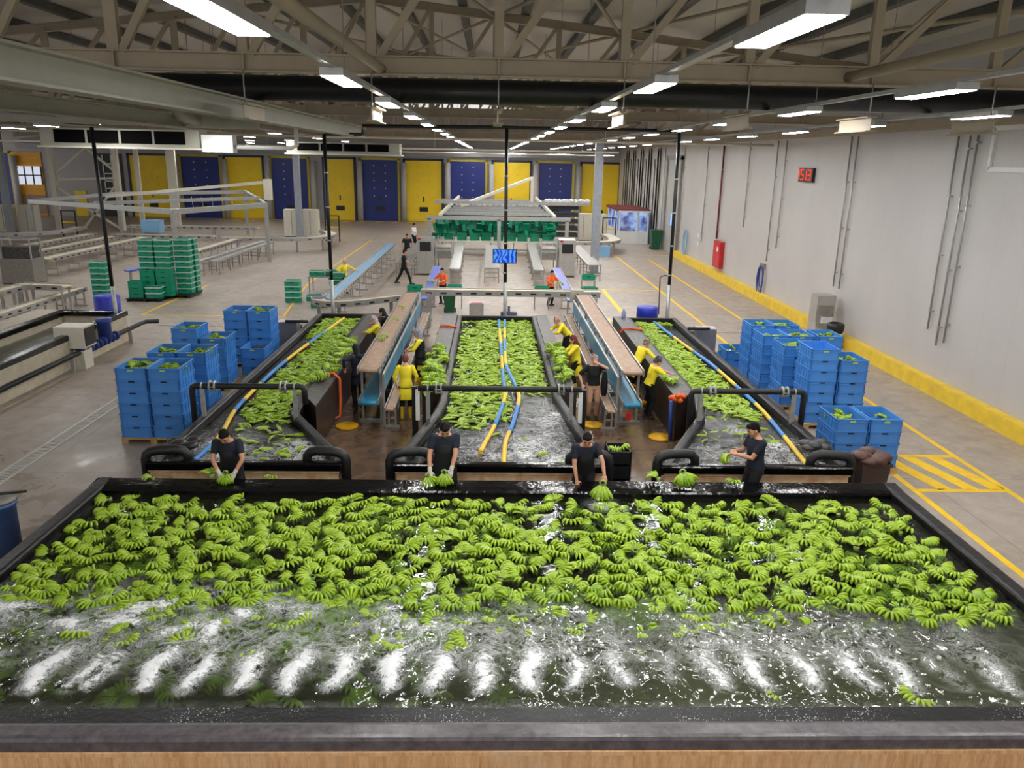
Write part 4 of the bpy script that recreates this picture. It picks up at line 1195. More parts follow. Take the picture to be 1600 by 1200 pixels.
for nm, x0, x1, y in (('left', -6.4, -5.7, 24.85), ('right', 6.3, 7.0, 24.5)):
    tag(MB().tube([(x0, y, 1.12), (x1, y, 1.12)], .05, 10).build('bent_pipe', M['black_rubber']), f'black pipe over the outer rim of the {nm} flume tank', 'pipe')
t = thing('steel_bin', 'low stainless box standing behind the middle flume tank', 'box', (-.5, 31.9, 0))
MB().box(-.78, 31.7, 0, -.2, 32.2, .55).build('body', M['steel'], t); MB().quadmesh
MB().box(-.72, 31.75, .55, -.26, 32.15, .57).build('red_printed_lid', mat('pinkish_lid', (220, 150, 150), .4), t)
def wheel_bin(label, x, y, body, h_=.95, w_=.48):
    t = thing('wheelie_bin', label, 'bin', (x, y, 0))
    mb = MB(); a, b = w_ * .40, w_ * .5
    rings = [[(x + sx * q, y + sy * q, z) for sx, sy in ((-1, -1), (1, -1), (1, 1), (-1, 1))] for q, z in ((a * .95, .06), (b, h_))]
    mb.loft(rings, False); mb.build('body', body, t)
    MB().box(x - b - .03, y - b - .03, h_, x + b + .03, y + b + .03, h_ + .06).build('lid', body, t)
    for s in (-1, 1): MB().lathe((x + s * (a + .02), y + a, .1), [(.0, -.03), (.1, -.03), (.1, .03), (0, .03)], 12, 'x').build('wheel', M['black'], t)
    return t
wheel_bin('green wheelie bin under the cross conveyor', -1.6, 32.4, M['greenbin'], .8)
wheel_bin('dark green wheelie bin beside the glazed office booth', 12.1, 58.2, M['greenbin'], 1.35, .8)
t = wheel_bin('brown bin with a wet sack at the front right flume corner', 6.98, 13.35, M['brownbin'], 1.0, .5)
sk = MB()
for k in range(9): a = k * .7; sk.ball((6.95 + .2 * math.cos(a), 13.3 + .18 * math.sin(a), 1.1 + .03 * (k % 3)), .15, 9, 6, (1.2, 1.1, .6))
tag(sk.build('wet_sack', M['sack']), 'brown wet sack lying over the brown bin', 'sack')
for lab, x, y in (('grey wet cloth draped on the left flume front corner', -5.5, 13.75), ('grey wet cloth draped on the right flume front corner', 6.25, 13.9)):
    mb = MB()
    for k in range(8): mb.ball((x + .1 * (k % 4) - .2, y + .14 * (k // 4) + .04 * math.sin(k * 3), 1.07 + .05 * math.sin(k * 2.1)), .13, 9, 6, (1.2, 1.1, .55))
    tag(mb.build('wet_cloth', M['tarp']), lab, 'cloth')
for lab, x, y, m_ in (('deep blue plastic drum behind the right flume tank', 5.55, 27.3, 0),):
    t = thing('plastic_drum', lab, 'drum', (x, y, 0))
    MB().box(x - .3, y - .25, 0, x + .3, y + .25, .92).build('stand', M['steel_dull'], t)
    MB().lathe((x, y, .92), [(.36, 0), (.38, .05), (.37, .2), (.38, .34), (.35, .38), (.1, .40), (0, .40)], 20).build('body', M['blueplastic'], t)
tag(MB().lathe((.8, 30.9, 0), [(.3, 0), (.33, .05), (.33, .35), (.05, .37), (.05, .6), (0, .6)], 12).build('floor_pump', mat('navy_pump', (28, 38, 78), .4)), 'small navy pump behind the middle flume hoses', 'pump')
bt = thing('water_bottle', 'clear water bottle beside the right tan belt', 'bottle', (4.6, 26.6, 1.03))
MB().lathe((4.6, 26.6, 1.03), [(.06, 0), (.07, .02), (.07, .2), (.03, .27), (.03, .3), (0, .3)], 12).build('bottle_body', mat('clear_bluish_plastic', (150, 160, 220), .2), bt)
# orange hoses on the flume walls
for lab, pts in (('orange ribbed hose hanging on the left flume wall', [(-4.15, 18.6, 1.05), (-3.75, 18.7, 1.12), (-3.58, 18.6, 1.0), (-3.56, 18.5, .5), (-3.56, 18.4, .12), (-3.75, 18.3, .06)]),
                 ('orange hose across the left ledge of the middle flume', [(-1.6, 24.6, .8), (-1.5, 24.6, 1.08), (-1.25, 24.7, 1.08), (-1.0, 24.6, 1.05)]),
                 ('orange hose hanging by the left post of the middle flume', [(-1.66, 17.3, .9), (-1.68, 17.2, .5), (-1.66, 17.15, .1)]),
                 ('orange hose on the left ledge of the right flume', [(4.1, 24.5, .8), (4.24, 24.5, 1.08), (4.5, 24.6, 1.08), (4.9, 24.6, 1.03)])):
    tag(MB().tube(pts, .035, 8).build('orange_hose', M['orange']), lab, 'hose')
tag(MB().tube([(4.18, 17.2, .95), (4.18, 17.15, .5), (4.2, 17.1, .05)], .05, 8).build('blue_pipe', M['bluepipe']), 'blue upright pipe on the right flume wall', 'pipe')
tag(MB().tube([(2.45, 13.9, .12), (2.95, 13.75, .12), (3.05, 13.7, .2)], .05, 8).build('grey_pipe', M['galv']), 'short grey drain pipe beside the right flume elbow', 'pipe')
fd = thing('first_aid_tag', 'red plastic tag hanging at the end of the right line', 'tag', (3.3, 17.8, .4)); MB().box(3.27, 17.78, .28, 3.4, 17.8, .48).build('card', M['red'], fd)
t = thing('tall_crate', 'black ventilated crate stack holding bananas by the middle flume corner', 'crate', (2.42, 13.75, 0))
for k in range(4):
    z = k * .28; mb = MB()
    for s in (-1, 1):
        mb.box(2.42 + s * .2, 13.5, z, 2.42 + s * .185, 14.0, z + .26); mb.box(2.22, 13.75 + s * .25, z, 2.62, 13.75 + s * .235, z + .26)
        for e in (-1, 1): mb.box(2.42 + s * .19, 13.75 + e * .24, z, 2.42 + s * .215, 13.75 + e * .265, z + .28)
    mb.box(2.22, 13.5, z, 2.62, 14.0, z + .015); mb.build('crate_layer', M['black'], t)
for k in range(3): bunch('green banana bunch in the black crate by the middle flume', (2.42 + .06 * (k - 1), 13.62 + .13 * k, 1.02), (.2, .1, k * 2), .9, 'bananas in the black crate', True)
for nm, x, y in (('left', -1.5, 15.75), ('right', 1.97, 15.65)):
    t = thing('spool_stand', f'black and white cable spool stand on the {nm} side of the middle flume', 'stand', (x, y, 0))
    MB().box(x - .06, y - .05, 0, x + .06, y + .05, 1.65).build('back_board', M['black'], t)
    MB().box(x - .04 + (.06 if nm == 'left' else -.06), y - .1, .95, x + .04 + (.06 if nm == 'left' else -.06), y - .05, 1.6).build('white_panel', M['white'], t)

# supply pipes dropping to the tanks, joined under the roof
sp = thing('supply_pipe', 'thin black water pipe with three drops behind the flume tanks', 'pipe', (0.5, 27.2, 0))
MB().tube([(-4.15, 27.2, 6.85), (-4.15, 27.2, 7.12), (.5, 27.2, 7.16), (6.1, 27.2, 7.16)], .06, 10).build('header', M['black_duct'], sp)
MB().tube([(-4.15, 27.2, 6.85), (-5.35, 27.2, 6.85)], .06, 10).build('offset', M['black_duct'], sp)
for x, zt in ((-5.4, 6.85), (.53, 7.16), (6.2, 7.16)):
    MB().tube([(x, 27.2, zt), (x + .03, 27.2, 2.1)], .06, 10).build('drop_pipe', M['black_duct'], sp)
    MB().tube([(x + .03, 27.2, 2.1), (x + .05, 27.2, 0.0)], .065, 10).build('steel_foot', M['galv'], sp)
    mb = MB()
    for z in (5.6, 4.5, 3.4, 2.4): mb.lathe((x + .01, 27.2, z), [(.07, 0), (.07, .05)], 10)
    mb.build('pipe_clip', M['galv'], sp)
sp = thing('supply_pipe', 'thin black pipe dropping to the far left tank', 'pipe', (-12.4, 26.4, 0))
MB().tube([(-12.5, 26.5, 6.9), (-12.4, 26.4, 1.9)], .06, 10).build('drop_pipe', M['black_duct'], sp); MB().tube([(-12.4, 26.4, 1.9), (-12.35, 26.4, 0)], .065, 10).build('steel_foot', M['galv'], sp)
tag(MB().tube([(6.0, 27.5, 1.0), (5.96, 27.5, 2.3), (6.05, 27.3, 2.4), (6.2, 27.25, 2.4)], .018, 8).build('thin_hose', M['black']), 'thin black hose beside the right drop pipe', 'hose')
# monitor hung on the middle drop pipe
mo = thing('monitor', 'blue lit monitor on the middle drop pipe', 'monitor', (.52, 27.05, 3.0))
MB().box(.12, 27.0, 2.77, .93, 27.06, 3.25).build('casing', M['black'], mo)
def screen_mat():
    t = NT('screen_picture'); co = t.add('TexCoord').outputs['Object']
    wv = t.add('TexWave', {'Vector': co, 'Scale': 2.2, 'Distortion': 14.0, 'Detail': 2.0, 'Detail Scale': 1.4})
    c = t.mix(t.ramp(wv.outputs[1] if len(wv.outputs) > 1 else wv.outputs[0], .3, .7), lin((40, 70, 226)), lin((96, 170, 236)))
    e = t.add('Emission', {0: c, 1: .55}); return t.surf(e.outputs[0])
MB().box(.145, 26.992, 2.795, .905, 27.0, 3.225).build('screen', screen_mat(), mo)
MB().box(.48, 27.06, 2.95, .6, 27.15, 3.08).build('bracket', M['steel_dull'], mo)

# packing area behind the cross conveyor
roller_conveyor('roller track in the middle running to the green crate rack', (.14, 40.5), (.14, 51.5), .72, .8, 'roller tracks')
roller_conveyor('roller track on the right of the packing area', (5.5, 41.5), (5.5, 51.3), .72, .9, 'roller tracks')
roller_conveyor('roller track behind the walking man', (-4.45, 41.5), (-4.45, 51.5), .8, .85, 'roller tracks')
for nm, x, xo in (('left', -2.45, -1), ('right', 3.25, 1)):
    conveyor('belt_conveyor', f'violet blue packing belt at the {nm} end of the cross conveyor', (x, 30.4), (x + .12 * xo, 40.0), .36, .95, .95, M['belt_violet'], .12, .08, legs=3, slots=False, group='violet packing belts')
    conveyor('belt_conveyor', f'grey outfeed belt on the {nm} of the packing hall', (x - 1.05 * xo + (.3 * xo), 39.5), (x - .55 * xo, 52.0), .5, .9, .95, M['steel'], .14, .08, legs=2.5, slots=False, group='grey outfeed belts')
    mc = thing('packing_machine', f'stainless packing machine on the {nm} side', 'machine', (x + .9 * xo, 44, 0), 'stainless packing machines')
    MB().box(x + .98 * xo - .45, 43.2, .1, x + .98 * xo + .45, 44.4, 2.0).build('cabinet', M['steel'], mc)
    MB().box(x + .98 * xo - .3, 43.15, 1.3, x + .98 * xo + .3, 43.2, 1.8).build('dark_panel', M['black'], mc)
    MB().box(x + .98 * xo - .4, 43.16, 1.9, x + .98 * xo - .25, 43.2, 2.0).build('red_plate', M['red'], mc)
    mb = MB()
    for dx in (-.5, .5):
        for yy in (43.4, 45.4): mb.box(x - .0 * xo + dx * .84 - .03, yy - .03, 0, x - .0 * xo + dx * .84 + .03, yy + .03, 1.9)
    mb.bar((x - .0 * xo - .42, 43.4, 1.9), (x - .0 * xo + .42, 43.4, 1.9), .06, .06); mb.bar((x - .0 * xo - .42, 43.4, 1.35), (x - .0 * xo + .42, 43.4, 1.35), .06, .1)
    mb.build('tube_frame', M['galv'], mc)
    MB().box(x - .0 * xo - .4, 43.5, .9, x - .0 * xo + .4, 45.2, 1.5).build('hopper', M['steel_dull'], mc)

# green crates: one model, copied about
GW, GD, GH = .62, .46, .235
def make_green(wrapped):
    t = thing('green_crate', '', 'crate', (0, 0, 0)); x, y = GW / 2, GD / 2; mb = MB()
    mb.box(-x, -y, 0, x, y, .015)
    for s in (-1, 1):
        mb.box(s * x, -y, 0, s * (x - .015), y, GH); mb.box(-x, s * y, 0, x, s * (y - .015), GH)
    for s in (-1, 1):
        mb.box(s * (x + .01), -y - .01, GH - .03, s * x, y + .01, GH); mb.box(-x, s * (y + .01), GH - .03, x, s * y, GH)
        for k in range(5): mb.box(-x + .06 + k * .12, s * (y + .006), .02, -x + .08 + k * .12, s * y, GH - .03)
    mb.build('body', M['crate_green'], t)
    MB().box(-.09, -y - .012, GH - .09, .09, -y - .001, GH - .06).build('hand_slot', M['crate_green_dk'], t)
    if wrapped:
        mb = MB(); rr = random.Random(3)
        top = [(-x - .012, -y - .012), (x + .012, -y - .012), (x + .012, y + .012), (-x - .012, y + .012)]
        sweep(mb, [(a, b) for a, b in top], [(-.004, GH - .045), (-.004, GH + .008), (.02, GH + .012), (.02, GH - .02)])
        mb.build('liner_film', M['film'], t)
    return t
green = {True: make_green(True), False: make_green(False)}; gused = {True: False, False: False}
def gcrate(label, x, y, z, rz=0, wrapped=True, rx=0, group='green crates'):
    o = copy_tree(green[wrapped]) if gused[wrapped] else green[wrapped]; gused[wrapped] = True
    o.location = (x, y, z); o.rotation_euler = (rx, 0, rz); o['label'] = label; o['group'] = group
def gstack(where, x, y, n, z0=.02, wrapped=True, step=.238, grp='green crates in stacks'):
    for k in range(n):
        pos = 'topmost' if k == n - 1 else ('bottom' if k == 0 else ORD[n - k] + ' from the top')
        gcrate(f'green crate {pos} in {where}', x, y, z0 + k * step, rb.uniform(-.01, .01), wrapped, 0, grp)
gstack('the lone left stack by the drop pipe', -16.5, 34.2, 7)
for i, (x, y, n, nm) in enumerate(((-14.9, 35.35, 10, 'rear left'), (-14.2, 35.35, 10, 'rear middle'), (-13.5, 35.7, 10, 'rear right'), (-13.45, 36.3, 10, 'hindmost right'))):
    gstack(f'the {nm} column of the big green pile', x, y, n, .14)
gstack('the front left folded stack of the green pile', -15.1, 34.45, 3, .14, False); gstack('the middle folded stack of the green pile', -14.75, 34.9, 5, .14, False, .225)
gstack('the tall folded stack of the green pile', -14.05, 34.85, 5, .14, False, .225); gstack('the low wrapped front stack of the green pile', -14.35, 34.35, 2, .14, True)
for x0, x1, y0, y1, nm in ((-15.5, -14.0, 34.05, 35.1, 'front'), (-15.3, -13.1, 35.05, 36.6, 'rear')):
    tt = thing('pallet', f'dark pallet under the {nm} of the big green pile', 'pallet', ((x0 + x1) / 2, y0, 0)); MB().box(x0, y0, .1, x1, y1, .135).build('deck', M['black'], tt)
    for a in (x0 + .05, (x0 + x1) / 2, x1 - .15): MB().box(a, y0, 0, a + .1, y1, .1).build('skid', M['black'], tt)
gstack('the small stack left of the light blue belt', -8.5, 34.6, 4, .0)
gcrate('green crate on the floor by the table legs', -7.7, 35.0, 0, .1); gcrate('green crate on the floor by the curved conveyor', -7.15, 33.4, 0, .05)
tb = thing('packing_table', 'steel packing table with green crates beside the light blue belt', 'table', (-7.6, 37.2, 0))
MB().box(-8.35, 36.8, .74, -6.75, 37.7, .78).build('table_top', M['steel'], tb)
for a, b in ((-8.3, 36.85), (-6.8, 36.85), (-8.3, 37.65), (-6.8, 37.65)): MB().box(a - .02, b - .02, 0, a + .02, b + .02, .74).build('leg', M['steel_dull'], tb)
gcrate('green crate on the left end of the packing table', -8.0, 37.2, .78, .05); gcrate('green crate in the middle of the packing table', -7.3, 37.4, .78, 0); gcrate('green crate next to the yellow worker', -6.95, 36.95, .78, .1)
gcrate('green crate standing behind the yellow worker', -7.6, 39.6, .0, .1); gcrate('green crate stacked behind the yellow worker', -7.6, 39.6, .24, .0)
for lab, x, y in (('green crate on the packing bench left of the left orange worker', -3.1, 33.4), ('green crate on the packing bench right of the left orange worker', -1.45, 33.6), ('green crate before the right orange worker', 2.25, 33.5), ('green crate at the right end of the packing bench', 4.3, 33.6), ('green crate beneath the right roller track', 4.7, 37.4)):
    tb = thing('crate_stand', f'steel stand under the {lab[:lab.index(" ", 22)]} {lab[-24:]}', 'stand', (x, y, 0)); MB().box(x - .33, y - .25, .72, x + .33, y + .25, .75).build('top', M['steel'], tb)
    for a in (-.3, .3):
        for b_ in (-.22, .22): MB().box(x + a - .015, y + b_ - .015, 0, x + a + .015, y + b_ + .015, .72).build('leg', M['steel_dull'], tb)
    tb['label'] = f'thin steel stand carrying the {lab}'[:110]; tb['label'] = ' '.join(tb['label'].split()[:16])
    gcrate(lab, x, y, .75, rb.uniform(-.1, .1), False)
# overhead rack with hanging green crates
fr = thing('overhead_frame', 'grey steel overhead frame above the hanging green crates', 'frame', (.6, 52, 0))
for y, z in ((52, 2.45), (69, 2.7)): MB().bar((-4.1, y, z), (5.2, y, z), .2, .24).build('cross_beam', M['galv'], fr)
for x in (-3.85, .62, 5.0): MB().box(x - .11, 51.9, 0, x + .11, 52.1, 2.4).build('post', M['galv'], fr)
for x in (-3.2, 4.2): MB().bar((x, 52, 2.6), (x + (.6 if x < 0 else -.3), 69, 3.0), .16, .2).build('side_beam', M['offwhite'], fr)
for k in range(6): MB().bar((-3.0 + .08 * k, 54 + 2.6 * k, 2.6), (4.1 - .06 * k, 54 + 2.6 * k, 2.6), .14, .16).build('cross_rail', M['galv'], fr)
MB().bar((-2.2, 60, 2.75), (3.4, 66, 4.7), .2, .2).build('sloping_beam', M['offwhite'], fr); MB().bar((3.4, 66, 2.6), (3.4, 66, 4.8), .25, .25).build('mast', M['offwhite'], fr)
for k in range(22): 
    x = -2.6 + k * .3; tag(MB().obox((x, 63.5 + .2 * (k % 3), 2.72), (.22, .5, .12), (.3 * (k % 2), .2, .5 * (k % 3))).build('white_tray', M['white']), 'white carton tray lying on the overhead frame', 'tray', 'white trays on the overhead frame')
tb = thing('long_table', 'long white table under the hanging green crates', 'table', (.6, 53, 0))
MB().box(-3.3, 52.8, .85, 4.5, 53.6, .93).build('table_top', M['offwhite'], tb); MB().box(-3.0, 53.0, .3, 4.2, 53.4, .36).build('shelf', M['steel'], tb)
for x in (-3.1, -1.8, .1, 1.6, 3.2, 4.3): MB().box(x - .05, 52.9, 0, x + .05, 53.0, .85).build('leg', M['galv'], tb)
for k in range(9): gcrate(f'green crate upright on the long white table, {ORD[k + 1]} from the left', -2.6 + k * .8, 53.2, 1.17, .2 * (k % 3 - 1), False, PI / 2, 'green crates on the long table')
n = 0
for r, z in ((0, 1.3), (1, 1.68), (2, 2.05)):
    for k in range(13):
        n += 1; gcrate(f'green crate hanging in the rack, {("bottom", "middle", "upper")[r]} row, {ORD[k + 1]} from the left', -3.1 + k * .6 + .1 * r, 54.2 + .35 * ((k + r) % 3), z + rb.uniform(-.08, .08), rb.uniform(-.3, .3) + (PI / 2 if (k + r) % 3 == 0 else 0), False, PI / 2 + rb.uniform(-.25, .25), 'green crates hanging in the rack')
for k in range(7):
    gcrate(f'green crate sagging at the {"left" if k < 4 else "right"} end of the rack, {ORD[(k if k < 4 else k - 4) + 1]} from below', (-3.5 + .2 * (k % 2)) if k < 4 else 4.0 + .15 * (k % 2), 53.9, 1.0 + .35 * (k if k < 4 else k - 4), rb.uniform(-.8, .8), False, rb.uniform(.5, 1.3), 'green crates hanging in the rack')
bk = thing('backdrop_sheet', 'dark green backdrop sheet added behind the hanging rack', 'panel', (.5, 56, 1)); MB().box(-3.4, 56.0, .9, 4.4, 56.05, 2.35).build('sheet', M['crate_green_dk'], bk)  # added dark backdrop, makes the gaps between hanging crates look dark
for x in (-3.3, 4.3): MB().box(x - .04, 56.0, 0, x + .04, 56.05, .9).build('leg', M['galv'], bk)
bs = thing('crate_rack', 'dark shelving rack right of the green crates', 'rack', (5.6, 60, 0))
for z in (.6, 1.1, 1.6, 2.1, 2.6): MB().box(4.3, 60, z, 6.6, 61.2, z + .28).build('dark_tray_row', mat('charcoal_trays', (40, 42, 44), .5), bs)
for x in (4.3, 6.6): MB().box(x - .05, 60, 0, x + .05, 60.1, 3.0).build('upright', M['galv'], bs)
MB().bar((-4, 59.5, 3.05), (7.3, 59.5, 3.05), .2, .22).build('top_rail', M['galv'], bs)
for k in range(16): tag(MB().obox((4.2 + .2 * k, 59.6, 3.26), (.2, .4, .18), (.2 * (k % 2), .4 * (k % 3 - 1), .5)).build('white_carton', M['white']), 'white folded carton on the rack rail at right', 'carton', 'white cartons on the rack rail')

mb = MB()
for k in range(14): mb.ball((4.2 + rb.uniform(-.1, .22), 16.9 + rb.uniform(-.14, .2), 1.08 + rb.uniform(0, .12)), .075, 8, 6, (1, 1, .8))
tag(mb.build('orange_net_bag', M['orange']), 'orange net bag heaped by the left post of the right flume bridge', 'bag')
# ------------------------------------------------------------------ right wall fittings
def wall_pipe(label, y, z0, z1, r=.03, m_=None, off=.08, cat='conduit', group='conduits on the right wall'):
    t = thing('wall_conduit', label, cat, (XR - off, y, z0), group)
    MB().tube([(XR - off, y, z0), (XR - off, y, z1)], r, 8).build('tube', m_ or M['galv'], t)
    for z in np.arange(z0 + .5, z1, 1.6): MB().box(XR - off - .03, y - .07, z, XR, y + .07, z + .04).build('wall_clip', M['galv'], t)
    return t
for y, z0, nm in ((21.2, 1.5, 'nearest the camera'), (21.55, 1.35, 'second of the near group'), (22.1, 1.7, 'third of the near group'), (28.2, 1.9, 'above the ice machine'), (28.7, 1.9, 'just past the ice machine'),
                  (35.0, 2.6, 'before the blue hose reel'), (36.05, 1.9, 'above the blue hose reel'), (39.9, 3.1, 'between hose reel and fire cabinet'), (47.6, 1.6, 'behind the fire cabinet'), (53.3, .5, 'at the near side of the far door'), (59.2, .5, 'at the far side of the far door')):
    wall_pipe(f'thin grey conduit on the right wall, {nm}', y, z0, 7.15)
wall_pipe('dark red riser pipe above the fire cabinet', 44.4, 2.1, 7.1, .05, M['darkred'], cat='pipe', group=None)
fc = thing('fire_cabinet', 'red fire hose cabinet on the right wall', 'cabinet', (XR - .12, 43.6, .7))
MB().box(XR - .24, 42.95, .62, XR - .002, 44.3, 2.05).build('body', M['red'], fc); MB().box(XR - .255, 43.05, .7, XR - .24, 44.2, 1.97).build('door', mat('red_cabinet_door', (204, 40, 46), .4), fc)
MB().box(XR - .26, 43.3, 1.5, XR - .255, 43.55, 1.75).build('white_sign', M['white'], fc)
# digital clock: 15:13
ck = thing('digital_clock', 'black digital clock with red digits on the right wall', 'clock', (XR - .06, 32.5, 5.75))
MB().box(XR - .12, 31.75, 5.5, XR - .002, 33.2, 6.05).build('casing', M['black'], ck)
M['led'] = emit('red_led', (255, 50, 20), 1.6)
SEG = {'1': 'ef', '5': 'afgcd', '3': 'abgcd'}
def digit(ch, y, z, w_=.24, h_=.38):
    mb = MB(); x = XR - .128; s = .035
    y0, y1 = y, y - w_     # reading left to right goes toward smaller y seen from the hall
    pos = {'a': ((y0, z + h_), (y1, z + h_)), 'g': ((y0, z + h_ / 2), (y1, z + h_ / 2)), 'd': ((y0, z), (y1, z)), 'f': ((y0, z + h_ / 2), (y0, z + h_)), 'b': ((y1, z + h_ / 2), (y1, z + h_)), 'e': ((y0, z), (y0, z + h_ / 2)), 'c': ((y1, z), (y1, z + h_ / 2))}
    for q in SEG[ch]:
        (a, b), (c, d_) = pos[q]; mb.box(x, min(a, c) - s / 2, min(b, d_) - s / 2, x + .01, max(a, c) + s / 2, max(b, d_) + s / 2)
    mb.build('digit', M['led'], ck)
for ch, y in (('1', 33.1), ('5', 32.93), ('1', 32.38), ('3', 32.2)): digit(ch, y, 5.59)
# hose coil
hr = thing('hose_reel', 'blue coiled hose hanging on the right wall', 'hose', (XR - .1, 36.4, 1.2))
MB().box(XR - .14, 36.2, 1.55, XR - .01, 36.7, 1.75).build('holder', M['steel_dull'], hr)
for k in range(3):
    pts = [(XR - .1 - .03 * k, 36.45 + (.28 + .06 * k) * math.sin(a), 1.15 - .1 * k + (.5 + .1 * k) * math.cos(a)) for a in np.linspace(0, 2 * PI, 18)]
    MB().tube(pts, .028, 6).build('hose_loop', M['bluepipe'], hr)
hr2 = thing('hose_reel', 'pale blue coiled hose by the far door on the right wall', 'hose', (XR - .1, 51.4, 1.2))
for k in range(2):
    pts = [(XR - .1 - .03 * k, 51.4 + (.45 + .06 * k) * math.sin(a), 1.2 + (.7 + .1 * k) * math.cos(a)) for a in np.linspace(0, 2 * PI, 18)]
    MB().tube(pts, .03, 6).build('hose_loop', M['belt_ltblue'], hr2)
for k, (y, z) in enumerate(((41.9, 1.6), (36.9, 1.3), (48.6, 1.9), (48.6, 1.4))):
    tag(MB().box(XR - .012, y - .12, z - .12, XR - .002, y + .12, z + .12).build('wall_notice', mat('pink_notice', (226, 180, 180), .5) if k < 2 else M['white']), ('small pinkish notice on the wall left of the fire cabinet', 'small pinkish notice on the wall above the hose coil', 'upper small white notice on the far wall', 'lower small white notice on the far wall')[k], 'notice')
tr_ = MB()
for a, b in (((13.5, 6.15), (20.6, 6.15)), ((20.6, 6.15), (20.6, 7.15)), ((13.5, 7.15), (20.6, 7.15)), ((13.5, 6.15), (13.5, 7.15))): tr_.bar((XR - .03, *a), (XR - .03, *b), .12, .06, (1, 0, 0))
struct('trim_3', tr_, M['white'])
dr = tag(MB().box(XR - .05, 54.1, 0, XR - .002, 58.0, 6.3).build('door_20', mat('far_side_door', (178, 176, 172), .45)), kind='structure')
mb = MB(); mb.box(XR - .16, 53.8, 0, XR - .003, 54.1, 6.5); mb.box(XR - .16, 58.0, 0, XR - .003, 58.3, 6.5); mb.box(XR - .16, 53.8, 6.3, XR - .003, 58.3, 6.6); struct('door_frame', mb, M['steel_dull'], dr)
struct('lit_window', MB().box(XR - .07, 55.6, 1.9, XR - .05, 56.2, 2.7), M['glassblue'], dr)
for k, y in enumerate((61.0, 64.5, 68, 71.5, 75)):
    cp = thing('wall_column', f'beige steel wall column on the right wall, {ORD[k + 1]} past the far door', 'column', (XR - .15, y, 0), 'wall columns')
    mb = MB(); mb.ibeam((XR - .16, y, 0), (XR - .16, y, 7.15), .26, .26, .03); mb.build('column_section', M['offwhite'], cp)
    MB().tube([(XR - .34, y + .5, .3), (XR - .34, y + .5, 5.8), (XR - .3, y + .9, 6.3)], .04, 8).build('black_pipe', M['black_duct'], cp)
# ice machine and bin beside the wall
im = thing('ice_machine', 'stainless ice machine against the yellow kerb of the right wall', 'machine', (12.05, 28.0, 0))
MB().box(11.72, 27.7, .1, 12.38, 28.4, .75).build('lower_cabinet', M['steel'], im); MB().box(11.72, 27.75, .75, 12.38, 28.4, 1.7).build('upper_cabinet', M['steel'], im)
MB().box(11.8, 27.69, 1.0, 12.3, 27.75, 1.35).build('dark_recess', M['steel_dull'], im); MB().box(11.9, 27.66, .72, 12.3, 27.72, .95).build('chute', M['white'], im)
for x in (11.76, 12.32): 
    for y in (27.76, 28.34): MB().box(x, y, 0, x + .05, y + .05, .1).build('foot', M['black'], im)
t = thing('waste_bin', 'white bin with a black bag beside the ice machine', 'bin', (12.1, 26.9, 0))
MB().lathe((12.1, 26.9, 0), [(.22, 0), (.26, .75)], 16).build('bin_body', M['white'], t)
MB().lathe((12.1, 26.9, 0), [(.265, .55), (.30, .74), (.29, .86), (.2, .9), (.18, .8), (0, .78)], 16).build('black_bag', M['black'], t)

# glazed office booth
def pane_mat():
    t = NT('booth_pane'); co = t.add('TexCoord').outputs['Object']
    n = t.noise(1.3, 3, .5, .4, co)
    e = t.add('Emission', {0: t.mix(t.ramp(n, .4, .6), lin((70, 84, 150)), lin((170, 200, 250))), 1: .55}).outputs[0]
    g = t.add('BsdfGlossy', {'Color': (1, 1, 1, 1), 'Roughness': .05}).outputs[0]
    return t.surf(t.add('MixShader', {0: .1, 1: e, 2: g}).outputs[0])
M['pane'] = pane_mat()
ob = thing('office_booth', 'small white glazed office booth by the dock doors', 'booth', (11.2, 64.5, 0))
MB().box(10.0, 62.0, 0, 12.25, 62.08, .95).build('front_panel', M['white'], ob); MB().box(9.95, 62.0, 0, 10.02, 68.0, .95).build('side_panel', M['white'], ob)
MB().box(10.05, 62.02, 1.0, 11.35, 62.06, 2.35).build('front_pane', M['pane'], ob); MB().box(11.5, 62.02, .25, 12.12, 62.06, 2.35).build('door_pane', M['pane'], ob); MB().box(9.97, 62.2, 1.0, 10.0, 67.8, 2.35).build('side_pane', M['pane'], ob)
for x in (10.0, 11.4, 12.2): MB().box(x - .06, 61.96, 0, x + .06, 62.1, 2.45).build('post', M['white'], ob)
for y in (64, 66, 68): MB().box(9.93, y - .06, 0, 10.05, y + .06, 2.45).build('post', M['white'], ob)
MB().box(9.8, 61.8, 2.45, 12.3, 68.2, 2.6).build('roof', M['darkred'], ob); MB().box(9.85, 61.75, 2.38, 12.3, 61.85, 2.5).build('roof_edge', M['white'], ob)

